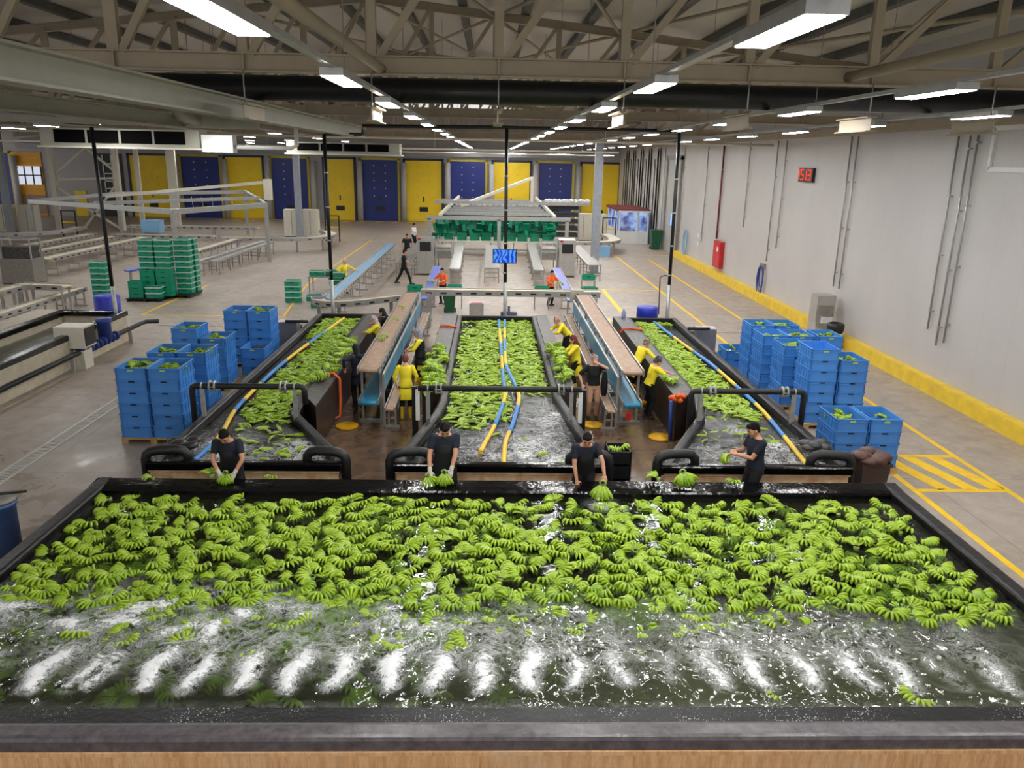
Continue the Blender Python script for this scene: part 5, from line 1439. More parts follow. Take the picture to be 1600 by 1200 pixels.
# ------------------------------------------------------------------ columns, cabinets, loops far back
for lab, x, y in (('grey steel column right of the overhead frame', 5.98, 45.2), ('grey steel column between two white cabinets left of centre', -14.55, 62.3), ('grey steel column at the far left', -36.2, 62.0)):
    t = thing('steel_column', lab, 'column', (x, y, 0), 'grey steel columns')
    MB().box(x - .22, y - .2, 0, x + .22, y + .2, 7.4).build('column_shaft', mat('column_grey', (150, 156, 164), .5), t); MB().box(x - .35, y - .33, 0, x + .35, y + .33, .05).build('base_plate', M['steel_dull'], t)
for lab, x, y in (('left white cabinet by the column left of centre', -15.25, 63.2), ('right white cabinet by the column left of centre', -13.85, 63.2), ('large white cabinet right of the green crates', 7.4, 63.9), ('narrow white cabinet behind the round conveyor at right', 8.6, 63.9), ('left white cabinet at the far left column', -37.0, 63), ('right white cabinet at the far left column', -35.2, 63)):
    t = thing('white_cabinet', lab, 'cabinet', (x, y, 0), 'white machine cabinets')
    MB().box(x - .6, y - .4, .08, x + .6, y + .4, 2.1).build('body', M['offwhite'], t); MB().box(x - .55, y - .36, 0, x + .55, y + .36, .08).build('plinth', M['black'], t)
    MB().box(x - .02, y - .415, .2, x + .02, y - .4, 2.0).build('door_gap', M['steel_dull'], t)
curve_conveyor('round return conveyor in front of the white cabinets left of centre', [(-17.5, 52.8), (-15.0, 52.8), (-12.6, 53.0), (-11.2, 54.3), (-11.0, 56.5), (-12.0, 59.0)], .7, .9, M['offwhite'], (.1, .4, .6, .8, .95), name='loop_conveyor')
curve_conveyor('round return conveyor at right of the packing hall', [(4.6, 53.4), (6.6, 53.5), (8.2, 54.4), (8.8, 56.5), (8.6, 60.0)], .8, .9, M['offwhite'], (.1, .4, .65, .9), name='loop_conveyor')
curve_conveyor('round return conveyor at the far left', [(-36, 53.2), (-33, 52.9), (-30.4, 53.4), (-29.0, 55.5), (-29.4, 59)], .7, .9, M['offwhite'], (.1, .4, .65, .9), name='loop_conveyor')
tag(MB().box(6.9, 52.9, .0, 8.0, 53.3, .7).build('blue_wrap_bundle', M['belt_ltblue']), 'light blue plastic bundle below the round conveyor at right', 'bundle')
for lab, x, y in (('black and yellow gate left of centre by the cabinets', -11.6, 60.0), ('black and yellow gate beside the right cabinet', 9.3, 62.5), ('black and yellow gate at the far left', -31.0, 60.5)):
    t = thing('safety_gate', lab, 'gate', (x, y, 0), 'black and yellow gates')
    for dx in (-.5, .5): MB().box(x + dx - .04, y - .04, 0, x + dx + .04, y + .04, 1.9).build('post', M['black'], t)
    MB().box(x - .5, y - .03, 1.85, x + .5, y + .03, 1.92).build('top_bar', M['black'], t); MB().box(x - .5, y - .04, 1.0, x + .5, y + .04, 1.1).build('yellow_bar', M['yellow'], t)
# left line conveyors
conveyor('belt_conveyor', 'long cream belt with dark slots behind the green pile', (-16.3, 40.9), (-16.1, 51.8), .55, .95, .95, M['belt_cream'], .2, .1, legs=2.2, group='cream belts at left')
conveyor('belt_conveyor', 'long cream belt left of the green pile', (-22.2, 40.6), (-21.9, 52.0), .6, .95, .95, M['belt_cream'], .2, .1, legs=2.2, group='cream belts at left')
conveyor('belt_conveyor', 'cream belt farther left beside the packing machine', (-24.2, 43.5), (-24.0, 52.0), .6, .95, .95, M['belt_cream'], .2, .1, legs=2.2, group='cream belts at left')
conveyor('belt_conveyor', 'leftmost cream belt at the edge of the picture', (-26.3, 45.5), (-26.0, 53.5), .6, .95, .95, M['belt_cream'], .2, .1, legs=2.2, group='cream belts at left')
roller_conveyor('wire leg roller track right of the green pile', (-15.0, 41.4), (-14.5, 52.3), .4, .78, 'roller tracks'); roller_conveyor('second wire leg roller track right of the green pile', (-14.4, 42.0), (-14.0, 52.0), .4, .74, 'roller tracks')
conveyor('belt_conveyor', 'cross belt behind the left roller tracks', (-24.5, 53.2), (-18.0, 53.2), .6, .95, .95, M['offwhite'], .2, .1, legs=2.5, group='cross belts at left')
conveyor('belt_conveyor', 'far cross belt before the dock doors at left', (-26.5, 60.0), (-17.0, 60.0), .6, .95, .95, M['offwhite'], .2, .1, legs=2.5, group='cross belts at left')
conveyor('belt_conveyor', 'cream belt beside the far left tank', (-18.1, 28.8), (-18.0, 31.4), .5, 1.15, 1.15, M['belt_cream'], .2, .1, legs=1.2, group='belts by the far left tank', legw=.08)
conveyor('belt_conveyor', 'short cream belt turning right beside the lone green stack', (-18.2, 31.2), (-16.3, 31.0), .5, 1.16, 1.16, M['belt_cream'], .2, .1, legs=1.4, group='belts by the far left tank', legw=.06)
conveyor('belt_conveyor', 'lower cream belt running behind the far left tank', (-16.9, 26.9), (-16.85, 33.2), .4, .72, .72, M['belt_cream'], .18, .1, legs=1.5, group='belts by the far left tank', legw=.06)
bx = tag(MB().box(-23.1, 54.2, 1.0, -21.9, 55.0, 1.8).build('blue_film_roll', M['belt_ltblue']), 'light blue film block standing on the cross belts at left', 'block')
st = thing('block_stand', 'small stand under the light blue film block', 'stand', (-22.5, 54.6, 0)); MB().box(-23.0, 54.3, .9, -22.0, 54.9, 1.0).build('top', M['steel'], st)
for a in (-22.95, -22.1):
    for b in (54.35, 54.8): MB().box(a, b, 0, a + .05, b + .05, .9).build('leg', M['steel'], st)
for lab, x, y, h in (('stainless sealing machine with a clear hood left of the green pile', -22.3, 38.7, 1.2), ('stainless machine at the left edge of the picture', -25.6, 39.8, 1.5)):
    t = thing('sealing_machine', lab, 'machine', (x, y, 0))
    MB().box(x - .75, y - .5, .05, x + .75, y + .6, h).build('cabinet', M['steel_dull'], t)
    mb = MB()
    for a in (-.7, .7):
        for b in (-.4, .5): mb.box(x + a - .03, y + b - .03, h, x + a + .03, y + b + .03, h + .9)
    mb.bar((x - .7, y - .4, h + .9), (x - .7, y + .5, h + .9), .06, .06); mb.bar((x + .7, y - .4, h + .9), (x + .7, y + .5, h + .9), .06, .06); mb.bar((x - .7, y - .4, h + .9), (x + .7, y - .4, h + .9), .06, .06); mb.bar((x - .7, y + .5, h + .9), (x + .7, y + .5, h + .9), .06, .06); mb.build('hood_frame', M['steel'], t)
    MB().box(x - .65, y - .35, h, x + .65, y + .45, h + .55).build('mechanism', mat('dark_mechanism', (90, 86, 84), .5, .3, .4, 6), t)
    for k in range(4): MB().tube([(x - 1.6, y - .4 + .2 * k, h - .5), (x - .7, y - .3 + .2 * k, h - .2)], .04, 6).build('roller_arm', M['steel'], t)
lf = thing('overhead_frame', 'grey steel overhead frame above the left conveyors', 'frame', (-20, 48, 0))
P_ = [(-31.6, 56.8, 2.75), (-15.64, 40.5, 3.35), (-13.1, 48.0, 3.3), (-19.0, 64.0, 3.3), (-27, 60, 3.2)]
for i in range(5): MB().bar(P_[i], P_[(i + 1) % 5], .2, .26).build('beam', M['galv'], lf)
for x, y, z in P_: MB().box(x - .1, y - .1, 0, x + .1, y + .1, z).build('post', M['galv'], lf)
MB().bar((-24, 50, 3.1), (-14.5, 52, 3.5), .2, .2).build('inner_beam', M['galv'], lf); MB().bar((-26, 56, 3.2), (-15.4, 57, 4.3), .2, .2).build('sloping_beam', M['offwhite'], lf); MB().box(-15.6, 56.8, 3.1, -15.1, 57.2, 4.5).build('mast', M['offwhite'], lf)
for k in range(7): MB().tube([(-21 + k * .7, 58, 3.2), (-20.9 + k * .7, 58, 2.2)], .02, 5).build('hook', M['galv'], lf)
tw = thing('lattice_tower', 'beige steel lattice tower at the far left', 'tower', (-32, 66, 0))
for x in (-34.6, -29.6): MB().box(x - .2, 65.8, 0, x + .2, 66.2, 7.2).build('leg', M['offwhite'], tw)
for a, b in (((-34.5, 4.2), (-31.8, 6.4)), ((-31.8, 6.4), (-29.7, 4.6)), ((-34.5, 3.9), (-29.7, 4.1)), ((-34.4, 3.4), (-32.4, 1.8)), ((-29.7, 3.6), (-32.6, .2)), ((-32.4, 1.8), (-29.7, .1))): MB().bar((a[0], 66, a[1]), (b[0], 66, b[1]), .16, .16).build('brace', M['offwhite'], tw)
for k, px in enumerate((218, 268, 275)): 
    x = AtY(px, 68); t = thing('steel_column', f'slim beige column before the left dock doors, {ORD[k + 1]} from the left', 'column', (x, 68, 0), 'slim beige columns'); MB().box(x - .18, 67.9, 0, x + .18, 68.1, 6.4).build('column_shaft', M['offwhite'], t)
x0, x1 = AtY(24, YB), AtY(72, YB)
d13 = tag(MB().box(x0, YB - .12, 0, x1, YB - .03, 5.9).build('door_13', mat('orange_curtain_door', (226, 160, 30), .5)), kind='structure')
struct('window_panel', MB().box(x0 + .5, YB - .2, 2.9, x1 - .1, YB - .12, 4.6), emit('daylit_panes', (214, 220, 236), .55), d13)
mb = MB(); 
for a in np.linspace(x0 + .5, x1 - .1, 4): mb.box(a - .06, YB - .25, 2.9, a + .06, YB - .18, 4.6)
mb.box(x0 + .5, YB - .25, 3.7, x1 - .1, YB - .18, 3.82); struct('window_bars', mb, M['black'], d13)
struct('tan_panel', MB().box(x0 + .8, YB - .2, .2, x1, YB - .12, 1.9), mat('tan_panel', (150, 128, 110), .5), d13)
x0, x1 = AtY(160, YB), AtY(196, YB); d14 = tag(MB().box(x0, YB - .12, 0, x1, YB - .03, 5.9).build('door_14', M['black']), kind='structure')
mb = MB(); 
for s in (.4, 1.2): mb.box(x0 + s, YB - .2, 2.3, x0 + s + .1, YB - .12, 5.8)
for z in (2.6, 3.3, 4.0, 4.9): mb.box(x0 + .4, YB - .2, z, x0 + 1.3, YB - .12, z + .1)
struct('ladder', mb, M['galv'], d14)
x0, x1 = AtY(117, YB), AtY(135, YB); tag(MB().box(x0, YB - .1, 0, x1, YB - .03, 2.4).build('door_15', M['yellow_door']), kind='structure')

# air coolers under the roof
def cooler(label, x0, x1, y, z0, z1, n):
    t = thing('air_cooler', label, 'air cooler', ((x0 + x1) / 2, y, z0), 'ceiling air coolers')
    MB().box(x0, y, z0, x1, y + .9, z1).build('housing', M['beam_grey'], t)
    w_ = (x1 - x0 - .9) / n
    for k in range(n): MB().box(x0 + .45 + k * w_ + .05, y - .03, z0 + .12, x0 + .45 + (k + 1) * w_ - .05, y, z1 - .06).build('dark_coil', mat('coil_black', (14, 13, 13), .9, 0, .1, 3, spec=.05), t)
    MB().box(x0 - .1, y - .1, z0 - .06, x1 + .1, y + .9, z0).build('drip_tray', M['offwhite'], t)
    for x in (x0 + .3, x1 - .3): MB().tube([(x, y + .4, z1 - .02), (x, y + .4, roof_z(x) - .01)], .012, 5).build('hanger_rod', M['galv'], t)
    return t
cooler('long black fronted air cooler hanging at upper left', -16.0, -10.4, 30, 6.33, 6.95, 4); cooler('dark air cooler hanging left of centre, farther back', -9.4, -4.2, 38.5, 6.25, 6.75, 4)
tag(MB().box(-10.3, 29.9, 6.2, -9.2, 30.4, 6.8).build('valve_box', M['white']), 'white valve box beside the black air cooler', 'box'); 
MB().tube([(-9.7, 30.2, 6.8), (-9.7, 30.2, roof_z(-9.7))], .012, 5).build('hanger_rod', M['galv'], bpy.data.objects['valve_box'])
vp = thing('white_pipe', 'white insulated pipe running right from the valve box', 'pipe', (-8, 30.2, 6.5)); MB().tube([(-9.2, 30.2, 6.4), (-7.2, 30.2, 6.4), (-7.0, 30.2, 6.5), (-7.0, 30.2, 7.2)], .075, 10).build('pipe_run', M['white'], vp)
for k, (x0, x1, y, z) in enumerate(((-30, 7, 45, 6.6), (-26, 12.4, 36, 6.95), (-30, 9, 60, 6.5))):
    cpm = MB().tube([(x0, y, z), (x1, y, z)], .05, 8)
    for xx in (-12, -3, 5): cpm.tube([(xx, y, z), (xx, y, roof_z(xx) + .02)], .01, 5)
    tag(cpm.build('cross_pipe', M['offwhite']), ('white pipe crossing the hall behind the second truss', 'white pipe crossing the hall above the cross conveyor', 'white pipe crossing the hall near the cabinets')[k], 'pipe', 'white cross pipes')

# ------------------------------------------------------------------ far left tank and pump
ft = thing('concrete_tank', 'pale concrete tank with black rim at the left edge', 'tank', (-13.3, 20, 0))
fp = [(-14.4, 10.0), (-12.2, 10.0), (-12.2, 26.8), (-14.4, 26.8)]
mb = MB(); sweep(mb, fp, [(.02, 0), (.02, .88), (.16, .88), (.16, 0)]); mb.build('walls', M['concrete'], ft)
mb = MB(); sweep(mb, fp, round_rim(-.02, .24, .86, 1.02)); mb.build('rim', M['liner'], ft)
mb = MB(); mb.box(-14.3, 10.1, .02, -12.3, 26.7, .06); mb.build('basin_floor', M['liner'], ft)
MB().box(-15.2, 10.0, 0, -14.42, 26.8, 1.02).build('work_ledge', mat('pale_ledge', (168, 156, 140), .5), ft)
water_mesh('tank_water', None, -14.2, -12.4, 10.2, 26.6, .12, lambda X, Y: (X * 0, X * 0 + .35), lambda X, Y, f: .62 + .01 * vnoise(X * 5, Y * 5, 51), M['water_flume'], 'still dark water of the concrete tank at left')
band_hose('banded hose inside the concrete tank at left', [(-12.75, 11), (-12.7, 17), (-12.7, 21.0), (-12.75, 23.2), (-12.8, 25)], [('b', 0), ('y', .74), ('b', .84)], .06, .7)
pp = thing('drain_pipe', 'long dark pipe along the concrete tank wall at left', 'pipe', (-11.9, 20, .5))
MB().tube([(-11.95, 10, .5), (-11.95, 27.2, .5), (-11.9, 27.5, .5), (-11.5, 27.6, .5)], .075, 12).build('pipe_run', M['black_duct'], pp)
for y in (13, 17, 22.5, 26.3): MB().box(-12.0, y - .04, 0, -11.9, y + .04, .45).build('stand', M['galv'], pp)
for k in range(9): MB().lathe((-11.95, 23.0 + .28 * k, .5), [(.08, -.03), (.15, -.03), (.15, .03), (.08, .03)], 12, 'y').build('blue_flange', M['bluepipe'], pp)
pb = thing('pump_cabinet', 'open grey pump cabinet on the concrete tank wall', 'box', (-12.15, 23.4, 1.0))
MB().box(-12.6, 22.9, .62, -11.75, 23.6, 1.25).build('cabinet', M['offwhite'], pb); MB().box(-11.76, 22.95, .68, -11.72, 23.55, 1.2).build('dark_opening', M['black'], pb); MB().box(-12.1, 22.9, 0, -11.8, 23.4, .55).build('foot', M['offwhite'], pb)
mt_ = thing('motor_pump', 'blue upright pump motor behind the grey pump cabinet', 'pump', (-11.95, 24.6, .6)); MB().lathe((-11.95, 24.6, .55), [(.2, 0), (.2, .5), (.23, .52), (.23, .62), (.1, .66), (0, .66)], 14).build('motor', M['bluepipe'], mt_)
t = thing('plastic_drum', 'deep blue plastic drum behind the concrete tank', 'drum', (-13.2, 27.6, 0)); MB().lathe((-13.2, 27.6, 0), [(.4, 0), (.42, .1), (.42, 1.35), (.38, 1.4), (0, 1.4)], 18).build('body', M['blueplastic'], t)
t = thing('chute_tray', 'violet blue sloping chute between the green stacks', 'chute', (-15.9, 36.5, .9)); MB().bar((-16.3, 36.2, 1.0), (-14.9, 37.6, 1.25), .5, .06).build('tray', M['belt_violet'], t); MB().box(-16.2, 36.2, 0, -16.1, 36.3, .95).build('leg', M['steel'], t); MB().box(-15.1, 37.4, 0, -15.0, 37.5, 1.2).build('leg', M['steel'], t)
# blue pipe stub at the left edge in front
t = thing('blue_filter', 'blue pipe filter with a dark lid left of the front tank', 'filter', (-7.45, 11.35, 0))
MB().lathe((-7.45, 11.35, 0), [(.24, 0), (.24, .98), (.27, .98), (.27, 1.04)], 20).build('body', mat('filter_blue', (92, 124, 186), .45), t)
MB().lathe((-7.45, 11.35, 1.04), [(.28, 0), (.28, .05), (.0, .06)], 20).build('lid', M['steel_dull'], t); MB().tube([(-7.45, 11.35, 1.08), (-7.45, 11.35, 1.25)], .03, 8).build('valve_stem', mat('rusty_metal', (112, 72, 54), .6), t); MB().tube([(-7.75, 11.1, 1.2), (-7.1, 11.55, 1.12)], .025, 8).build('handle', M['black'], t)
MB().tube([(-7.5, 10.9, .35), (-7.5, 10.2, .3), (-7.2, 9.5, .3)], .14, 14).build('elbow_pipe', mat('filter_blue', (92, 124, 186), .45), t)
# ------------------------------------------------------------------ people
M['skin'] = mat('skin', (198, 142, 112), .5, 0, .06, 14)
M['skin_pale'] = mat('skin_fair', (216, 164, 136), .5, 0, .06, 14)
M['hair'] = mat('dark_hair', (17, 13, 11), .75, 0, .2, 30, bump=.3, bscale=60, spec=.2)
M['navy'] = mat('navy_cotton', (20, 26, 46), .8, 0, .15, 12)
M['blackcloth'] = mat('black_cotton', (17, 17, 20), .8, 0, .2, 10)
M['yellowcloth'] = mat('yellow_work_cotton', (248, 226, 40), .7, 0, .05, 9)
M['orangecloth'] = mat('orange_work_cotton', (246, 96, 30), .7, 0, .06, 9)
M['whitecloth'] = mat('white_cotton', (226, 224, 222), .7, 0, .05, 9)
M['pinkcloth'] = mat('dusty_pink_cotton', (196, 152, 124), .75, 0, .08, 8)
M['glove'] = mat('pale_glove', (206, 198, 186), .6, 0, .1, 20)
M['glove_y'] = mat('yellow_glove', (236, 190, 40), .5, 0, .1, 20)
M['eyewhite'] = mat('eye_dark', (30, 20, 18), .2)
M['lip'] = mat('lips', (160, 84, 76), .5)
M['boot'] = mat('yellow_rubber_boot', (232, 190, 24), .4)
M['shoe'] = mat('dark_shoe', (30, 28, 28), .5)
M['sandal'] = mat('dark_sandal', (52, 36, 32), .5)


def scarf_mat(name, a, b, sc=26):
    t = NT(name); co = t.add('TexCoord').outputs['Object']
    f = t.ramp(t.noise(sc, 2, .5, 1.5, co), .46, .54)
    p = t.add('BsdfPrincipled', {'Base Color': t.mix(f, lin(a), lin(b)), 'Roughness': .7}); return t.surf(p.outputs[0])
M['scarf_grey'] = scarf_mat('grey_patterned_scarf', (150, 152, 172), (92, 94, 116)); M['scarf_pale'] = scarf_mat('pale_patterned_scarf', (206, 190, 190), (140, 112, 118))
M['scarf_red'] = scarf_mat('rust_scarf', (122, 62, 52), (96, 46, 40)); M['scarf_mix'] = scarf_mat('red_black_scarf', (30, 25, 30), (128, 44, 50), 18); M['scarf_white'] = scarf_mat('white_red_scarf', (226, 214, 206), (150, 52, 44), 20)
M['scarf_dark'] = scarf_mat('black_white_cap', (24, 22, 26), (92, 92, 104), 18); M['scarf_stripe'] = scarf_mat('striped_cap', (40, 34, 34), (178, 156, 132), 34); M['scarf_pink'] = scarf_mat('mauve_scarf', (172, 138, 136), (150, 116, 116)); M['scarf_cream'] = scarf_mat('cream_scarf', (220, 196, 178), (204, 178, 160))


def solid(mb, vox, smooth=2):
    """weld overlapping closed shapes into one continuous skin"""
    me = bpy.data.meshes.new('t'); me.from_pydata(mb.v, [], mb.f)
    bm = bmesh.new(); bm.from_mesh(me); bmesh.ops.recalc_face_normals(bm, faces=bm.faces[:]); bm.to_mesh(me); bm.free()
    o = bpy.data.objects.new('t', me); COL.objects.link(o)
    r = o.modifiers.new('r', 'REMESH'); r.mode = 'VOXEL'; r.voxel_size = vox; r.use_smooth_shade = True
    if smooth:
        s = o.modifiers.new('s', 'SMOOTH'); s.iterations = smooth; s.factor = .5
    dg = bpy.context.evaluated_depsgraph_get(); out = bpy.data.meshes.new_from_object(o.evaluated_get(dg))
    bpy.data.objects.remove(o); bpy.data.meshes.remove(me)
    out.polygons.foreach_set('use_smooth', np.ones(len(out.polygons), dtype=bool)); return out


def ik(a, b, l1, l2, hint):
    d = b - a; L = min(d.length, (l1 + l2) * .995); d.normalize()
    x = (l1 * l1 - l2 * l2 + L * L) / (2 * L); h = math.sqrt(max(l1 * l1 - x * x, 0))
    n = hint - d * hint.dot(d); n.normalize()
    return a + d * x + n * h, a + d * L


def limb(mb, pts, rad, n=10):
    """tapered limb with round ends"""
    P = [Vector(p) for p in pts]
    mb.tube(P, rad, n)
    for p, r in zip(P, rad): mb.ball(p, r * .99, n, 6)


def person(label, loc, yaw, H=1.72, lean=0.0, twist=0.0, wl=None, wr=None, hl=(-1, -.4, -.3), hr=(1, -.4, -.3), nod=0.2, turn=0.0, female=False,
           shirt='navy', sleeve=.55, hem=-.06, trousers='blackcloth', shoes='shoe', boots=0.0, hair='hair', scarf=None, apron=None, gloves=None, vest=None, skin='skin', step=(0, 0), vox=.010, curl=.8, roll=0.0, flare=0.0, fist=None, cat_pose=''):
    s = H / 1.75; w = .93 if female else 1.0
    P = Vector((0, 0, .94)); X = Vector((1, 0, 0))
    U = Vector((math.sin(roll), math.sin(lean) * math.cos(roll), math.cos(lean) * math.cos(roll))).normalized(); F = Vector((0, math.cos(lean), -math.sin(lean))); X = F.cross(U).normalized() * 1.0
    Xt = (X * math.cos(twist) + F * math.sin(twist)); Ft = (F * math.cos(twist) - X * math.sin(twist))
    def T(x, f, u, k=1.0):
        a = X.lerp(Xt, k); b = F.lerp(Ft, k); return P + a * x + b * f + U * u
    torso = [(-.10, .15, .105, 0, 0), (-.03, .168 if not female else .175, .12, 0, 0), (.06, .155 * w, .112, 0, .3), (.15, .142 * w, .105, .005, .5), (.26, .158 * w, .115 + (.012 if female else 0), .01, .8), (.36, .176 * w, .112, .0, 1), (.43, .172 * w, .092, -.01, 1), (.48, .11, .07, -.012, 1), (.515, .056, .056, -.005, 1)]
    def rings(add, u0, u1, fl=0.0):
        out = []; L_ = [q for q in torso if u0 - 1e-6 <= q[0] <= u1]
        if u0 < torso[0][0]:
            L_ = [(u0, .165 + fl, .125 + fl, 0, 0), ((u0 - .1) / 2, .17 + fl * .6, .125 + fl * .6, 0, 0)] + L_
        for u, rx, ry, f0, k in L_:
            out.append([T((rx + add) * math.cos(a), f0 + (ry + add) * math.sin(a), u, k) for a in np.linspace(0, 2 * PI, 20, endpoint=False)])
        return out
    neck = T(0, -.005, .50); th = lean * .55 + nod
    HU = Vector((0, math.sin(th), math.cos(th))); HF0 = Vector((0, math.cos(th), -math.sin(th)))
    ax = HU; q = Quaternion(ax, turn + twist); HF = q @ HF0; HX = HF.cross(HU).normalized()
    hc = neck + HU * .145 + HF0 * .02
    HR = Matrix((HX, HF, HU)).transposed()
    hd = lambda x, f, u: hc + HX * x + HF * f + HU * u
    # legs
    hipL, hipR = P + Vector((-.09, 0, -.02)), P + Vector((.09, 0, -.02))
    st = step
    ankL = Vector((-.11, -.02 + st[0], .08)); ankR = Vector((.11, -.02 + st[1], .08))
    if st[0] < -.15: ankL.z = .13
    if st[1] < -.15: ankR.z = .13
    kneeL, _ = ik(hipL, ankL, .44, .43, Vector((0, 1, 0))); kneeR, _ = ik(hipR, ankR, .44, .43, Vector((0, 1, 0)))
    # arms
    shL, shR = T(-.185 * w, -.005, .435), T(.185 * w, -.005, .435)
    wl = Vector(wl) / s if wl else shL + Vector((-.07, .03, -.50)); wr = Vector(wr) / s if wr else shR + Vector((.07, .03, -.50))
    elL, wL = ik(shL, wl, .285, .255, Vector(hl)); elR, wR = ik(shR, wr, .285, .255, Vector(hr))
    body = MB(); body.loft(rings(0, -.11, .52))
    limb(body, [neck - U * .05, neck + HU * .03, hc - HU * .05], [.058, .052, .052])
    body.ball(hc, 1.0, 16, 12, (.077, .096, .112), HR); body.ball(hd(0, .028, -.062), 1, 12, 8, (.056, .06, .052), HR); body.ball(hd(0, .066, -.098), .022, 8, 6)
    body.tube([hd(0, .088, .02), hd(0, .112, -.022), hd(0, .09, -.03)], [.011, .016, .012], 8); body.ball(hd(0, .104, -.022), .0155, 8, 6)
    for e in (-1, 1):
        body.ball(hd(e * .077, -.005, -.01), 1, 8, 6, (.012, .022, .034), HR); body.ball(hd(e * .034, .082, .034), 1, 8, 6, (.026, .012, .010), HR); body.ball(hd(e * .042, .066, -.03), 1, 8, 6, (.024, .022, .022), HR)
    for hip, kn, an in ((hipL, kneeL, ankL), (hipR, kneeR, ankR)):
        limb(body, [hip, hip.lerp(kn, .5), kn, kn.lerp(an, .35), an], [.088, .076, .056, .056, .038])
        limb(body, [an + Vector((0, -.04, -.04)), an + Vector((0, .08, -.045)), an + Vector((0, .16, -.055))], [.036, .034, .024])
    hands = []
    for sh, el, wr_, sd in ((shL, elL, wL, -1), (shR, elR, wR, 1)):
        limb(body, [sh, sh.lerp(el, .5), el, el.lerp(wr_, .3), wr_], [.056, .048, .038, .039, .026])
        d = (wr_ - el).normalized()
        side = X * -sd                       # thumb side points inward
        side = (side - d * side.dot(d)).normalized(); pn = d.cross(side) * sd   # palm normal
        if pn.z > 0: pn = -pn
        c_ = curl if fist is None else fist.get(sd, curl)
        hm = MB(); pc = wr_ + d * .045
        R3 = Matrix((side, d, pn)).transposed()
        hm.ball(pc, 1, 10, 8, (.040, .052, .017), R3)
        hm.ball(wr_, .026, 8, 6)
        for i, (o, ln) in enumerate(((-.030, .058), (-.010, .074), (.011, .078), (.031, .068))):
            b0 = wr_ + d * (.082 - abs(o) * .25) + side * o
            d1 = (d * math.cos(c_ * .6) + pn * math.sin(c_ * .6)).normalized(); b1 = b0 + d1 * ln * .5
            d2 = (d * math.cos(c_ * 1.6) + pn * math.sin(c_ * 1.6)).normalized(); b2 = b1 + d2 * ln * .32
            d3 = (d * math.cos(c_ * 2.4) + pn * math.sin(c_ * 2.4)).normalized(); b3 = b2 + d3 * ln * .25
            hm.tube([b0, b1, b2, b3], [.0105, .0098, .009, .007], 8); hm.ball(b3, .0072, 8, 5); hm.ball(b1, .0098, 8, 5)
        t0 = wr_ + d * .025 + side * .032; t1 = t0 + (side * .75 + d * .6 + pn * .25).normalized() * .038; t2 = t1 + (d * .8 + side * .15 + pn * .5).normalized() * .034
        hm.tube([t0, t1, t2], [.014, .012, .0085], 8); hm.ball(t2, .0088, 8, 5)
        hands.append((hm, wr_, el, d))
        o = len(body.v); body.v += hm.v; body.f += [tuple(i + o for i in f) for f in hm.f]; body.smooth += hm.smooth
    me = solid(body, vox, 1); me.name = 'person'
    me.materials.append(M[skin])
    root = bpy.data.objects.new('person', me); COL.objects.link(root)
    root.location = loc; root.rotation_euler = (0, 0, yaw); root.scale = (s, s, s)
    tag(root, label, 'person')

    def child(name, mb, m_, vx=None, sm=2):
        if vx: mesh = solid(mb, vx, sm); mesh.name = name; mesh.materials.append(M[m_])
        else: mesh = mb.mesh(name, M[m_])
        o = bpy.data.objects.new(name, mesh); COL.objects.link(o); o.parent = root; return o
    cv = max(.013, vox)
    # trousers
    tm = MB()
    for hip, kn, an in ((hipL, kneeL, ankL), (hipR, kneeR, ankR)):
        end = an.lerp(kn, .06 + boots)
        limb(tm, [hip, hip.lerp(kn, .5), kn, kn.lerp(end, .5), end], [.104, .09, .072, .068, .058 if not boots else .05])
    tm.loft(rings(.016, -.11, .10)); child('trousers', tm, trousers, cv)
    # footwear
    for an, kn in ((ankL, kneeL), (ankR, kneeR)):
        sm_ = MB(); limb(sm_, [an + Vector((0, -.05, -.035)), an + Vector((0, .07, -.038)), an + Vector((0, .17, -.048))], [.042, .042, .032])
        if boots: limb(sm_, [an, an.lerp(kn, boots + .1)], [.055, .064])
        sm_.box(an.x - .04, an.y - .085, an.z - .08, an.x + .04, an.y + .2, an.z - .05)
        child('boot' if boots else 'shoe', sm_, shoes, cv)
    # shirt
    sm2 = MB(); sm2.loft(rings(.02, hem, .50, flare))
    for sh, el, wr_ in ((shL, elL, wL), (shR, elR, wR)):
        if sleeve <= 1: limb(sm2, [sh, sh.lerp(el, sleeve * .5), sh.lerp(el, sleeve)], [.072, .064, .060])
        else: limb(sm2, [sh, sh.lerp(el, .5), el, el.lerp(wr_, (sleeve - 1) * .5), el.lerp(wr_, sleeve - 1)], [.072, .062, .054, .05, .044])
    child('shirt' if hem > -.2 else 'tunic', sm2, shirt, cv)
    if vest:
        vm = MB(); vm.loft(rings(.036, hem + .16, .47, flare)); child('vest', vm, vest, cv)
    if apron:
        am = MB(); rr = []
        for u, ww in ((-.50, .19), (-.28, .2), (-.08, .19), (.08, .165), (.2, .14), (.36, .11)):
            k = min(max((u + .1) / .5, 0), 1); row = []
            for x in np.linspace(-1, 1, 9):
                row.append(T(x * ww, math.sqrt(max(0, 1 - (x * .8) ** 2)) * (.152 if u > -.1 else .165), u, k))
            rr.append(row + [p - (F * .012) for p in reversed(row)])
        am.loft(rr); child('apron', am, apron)
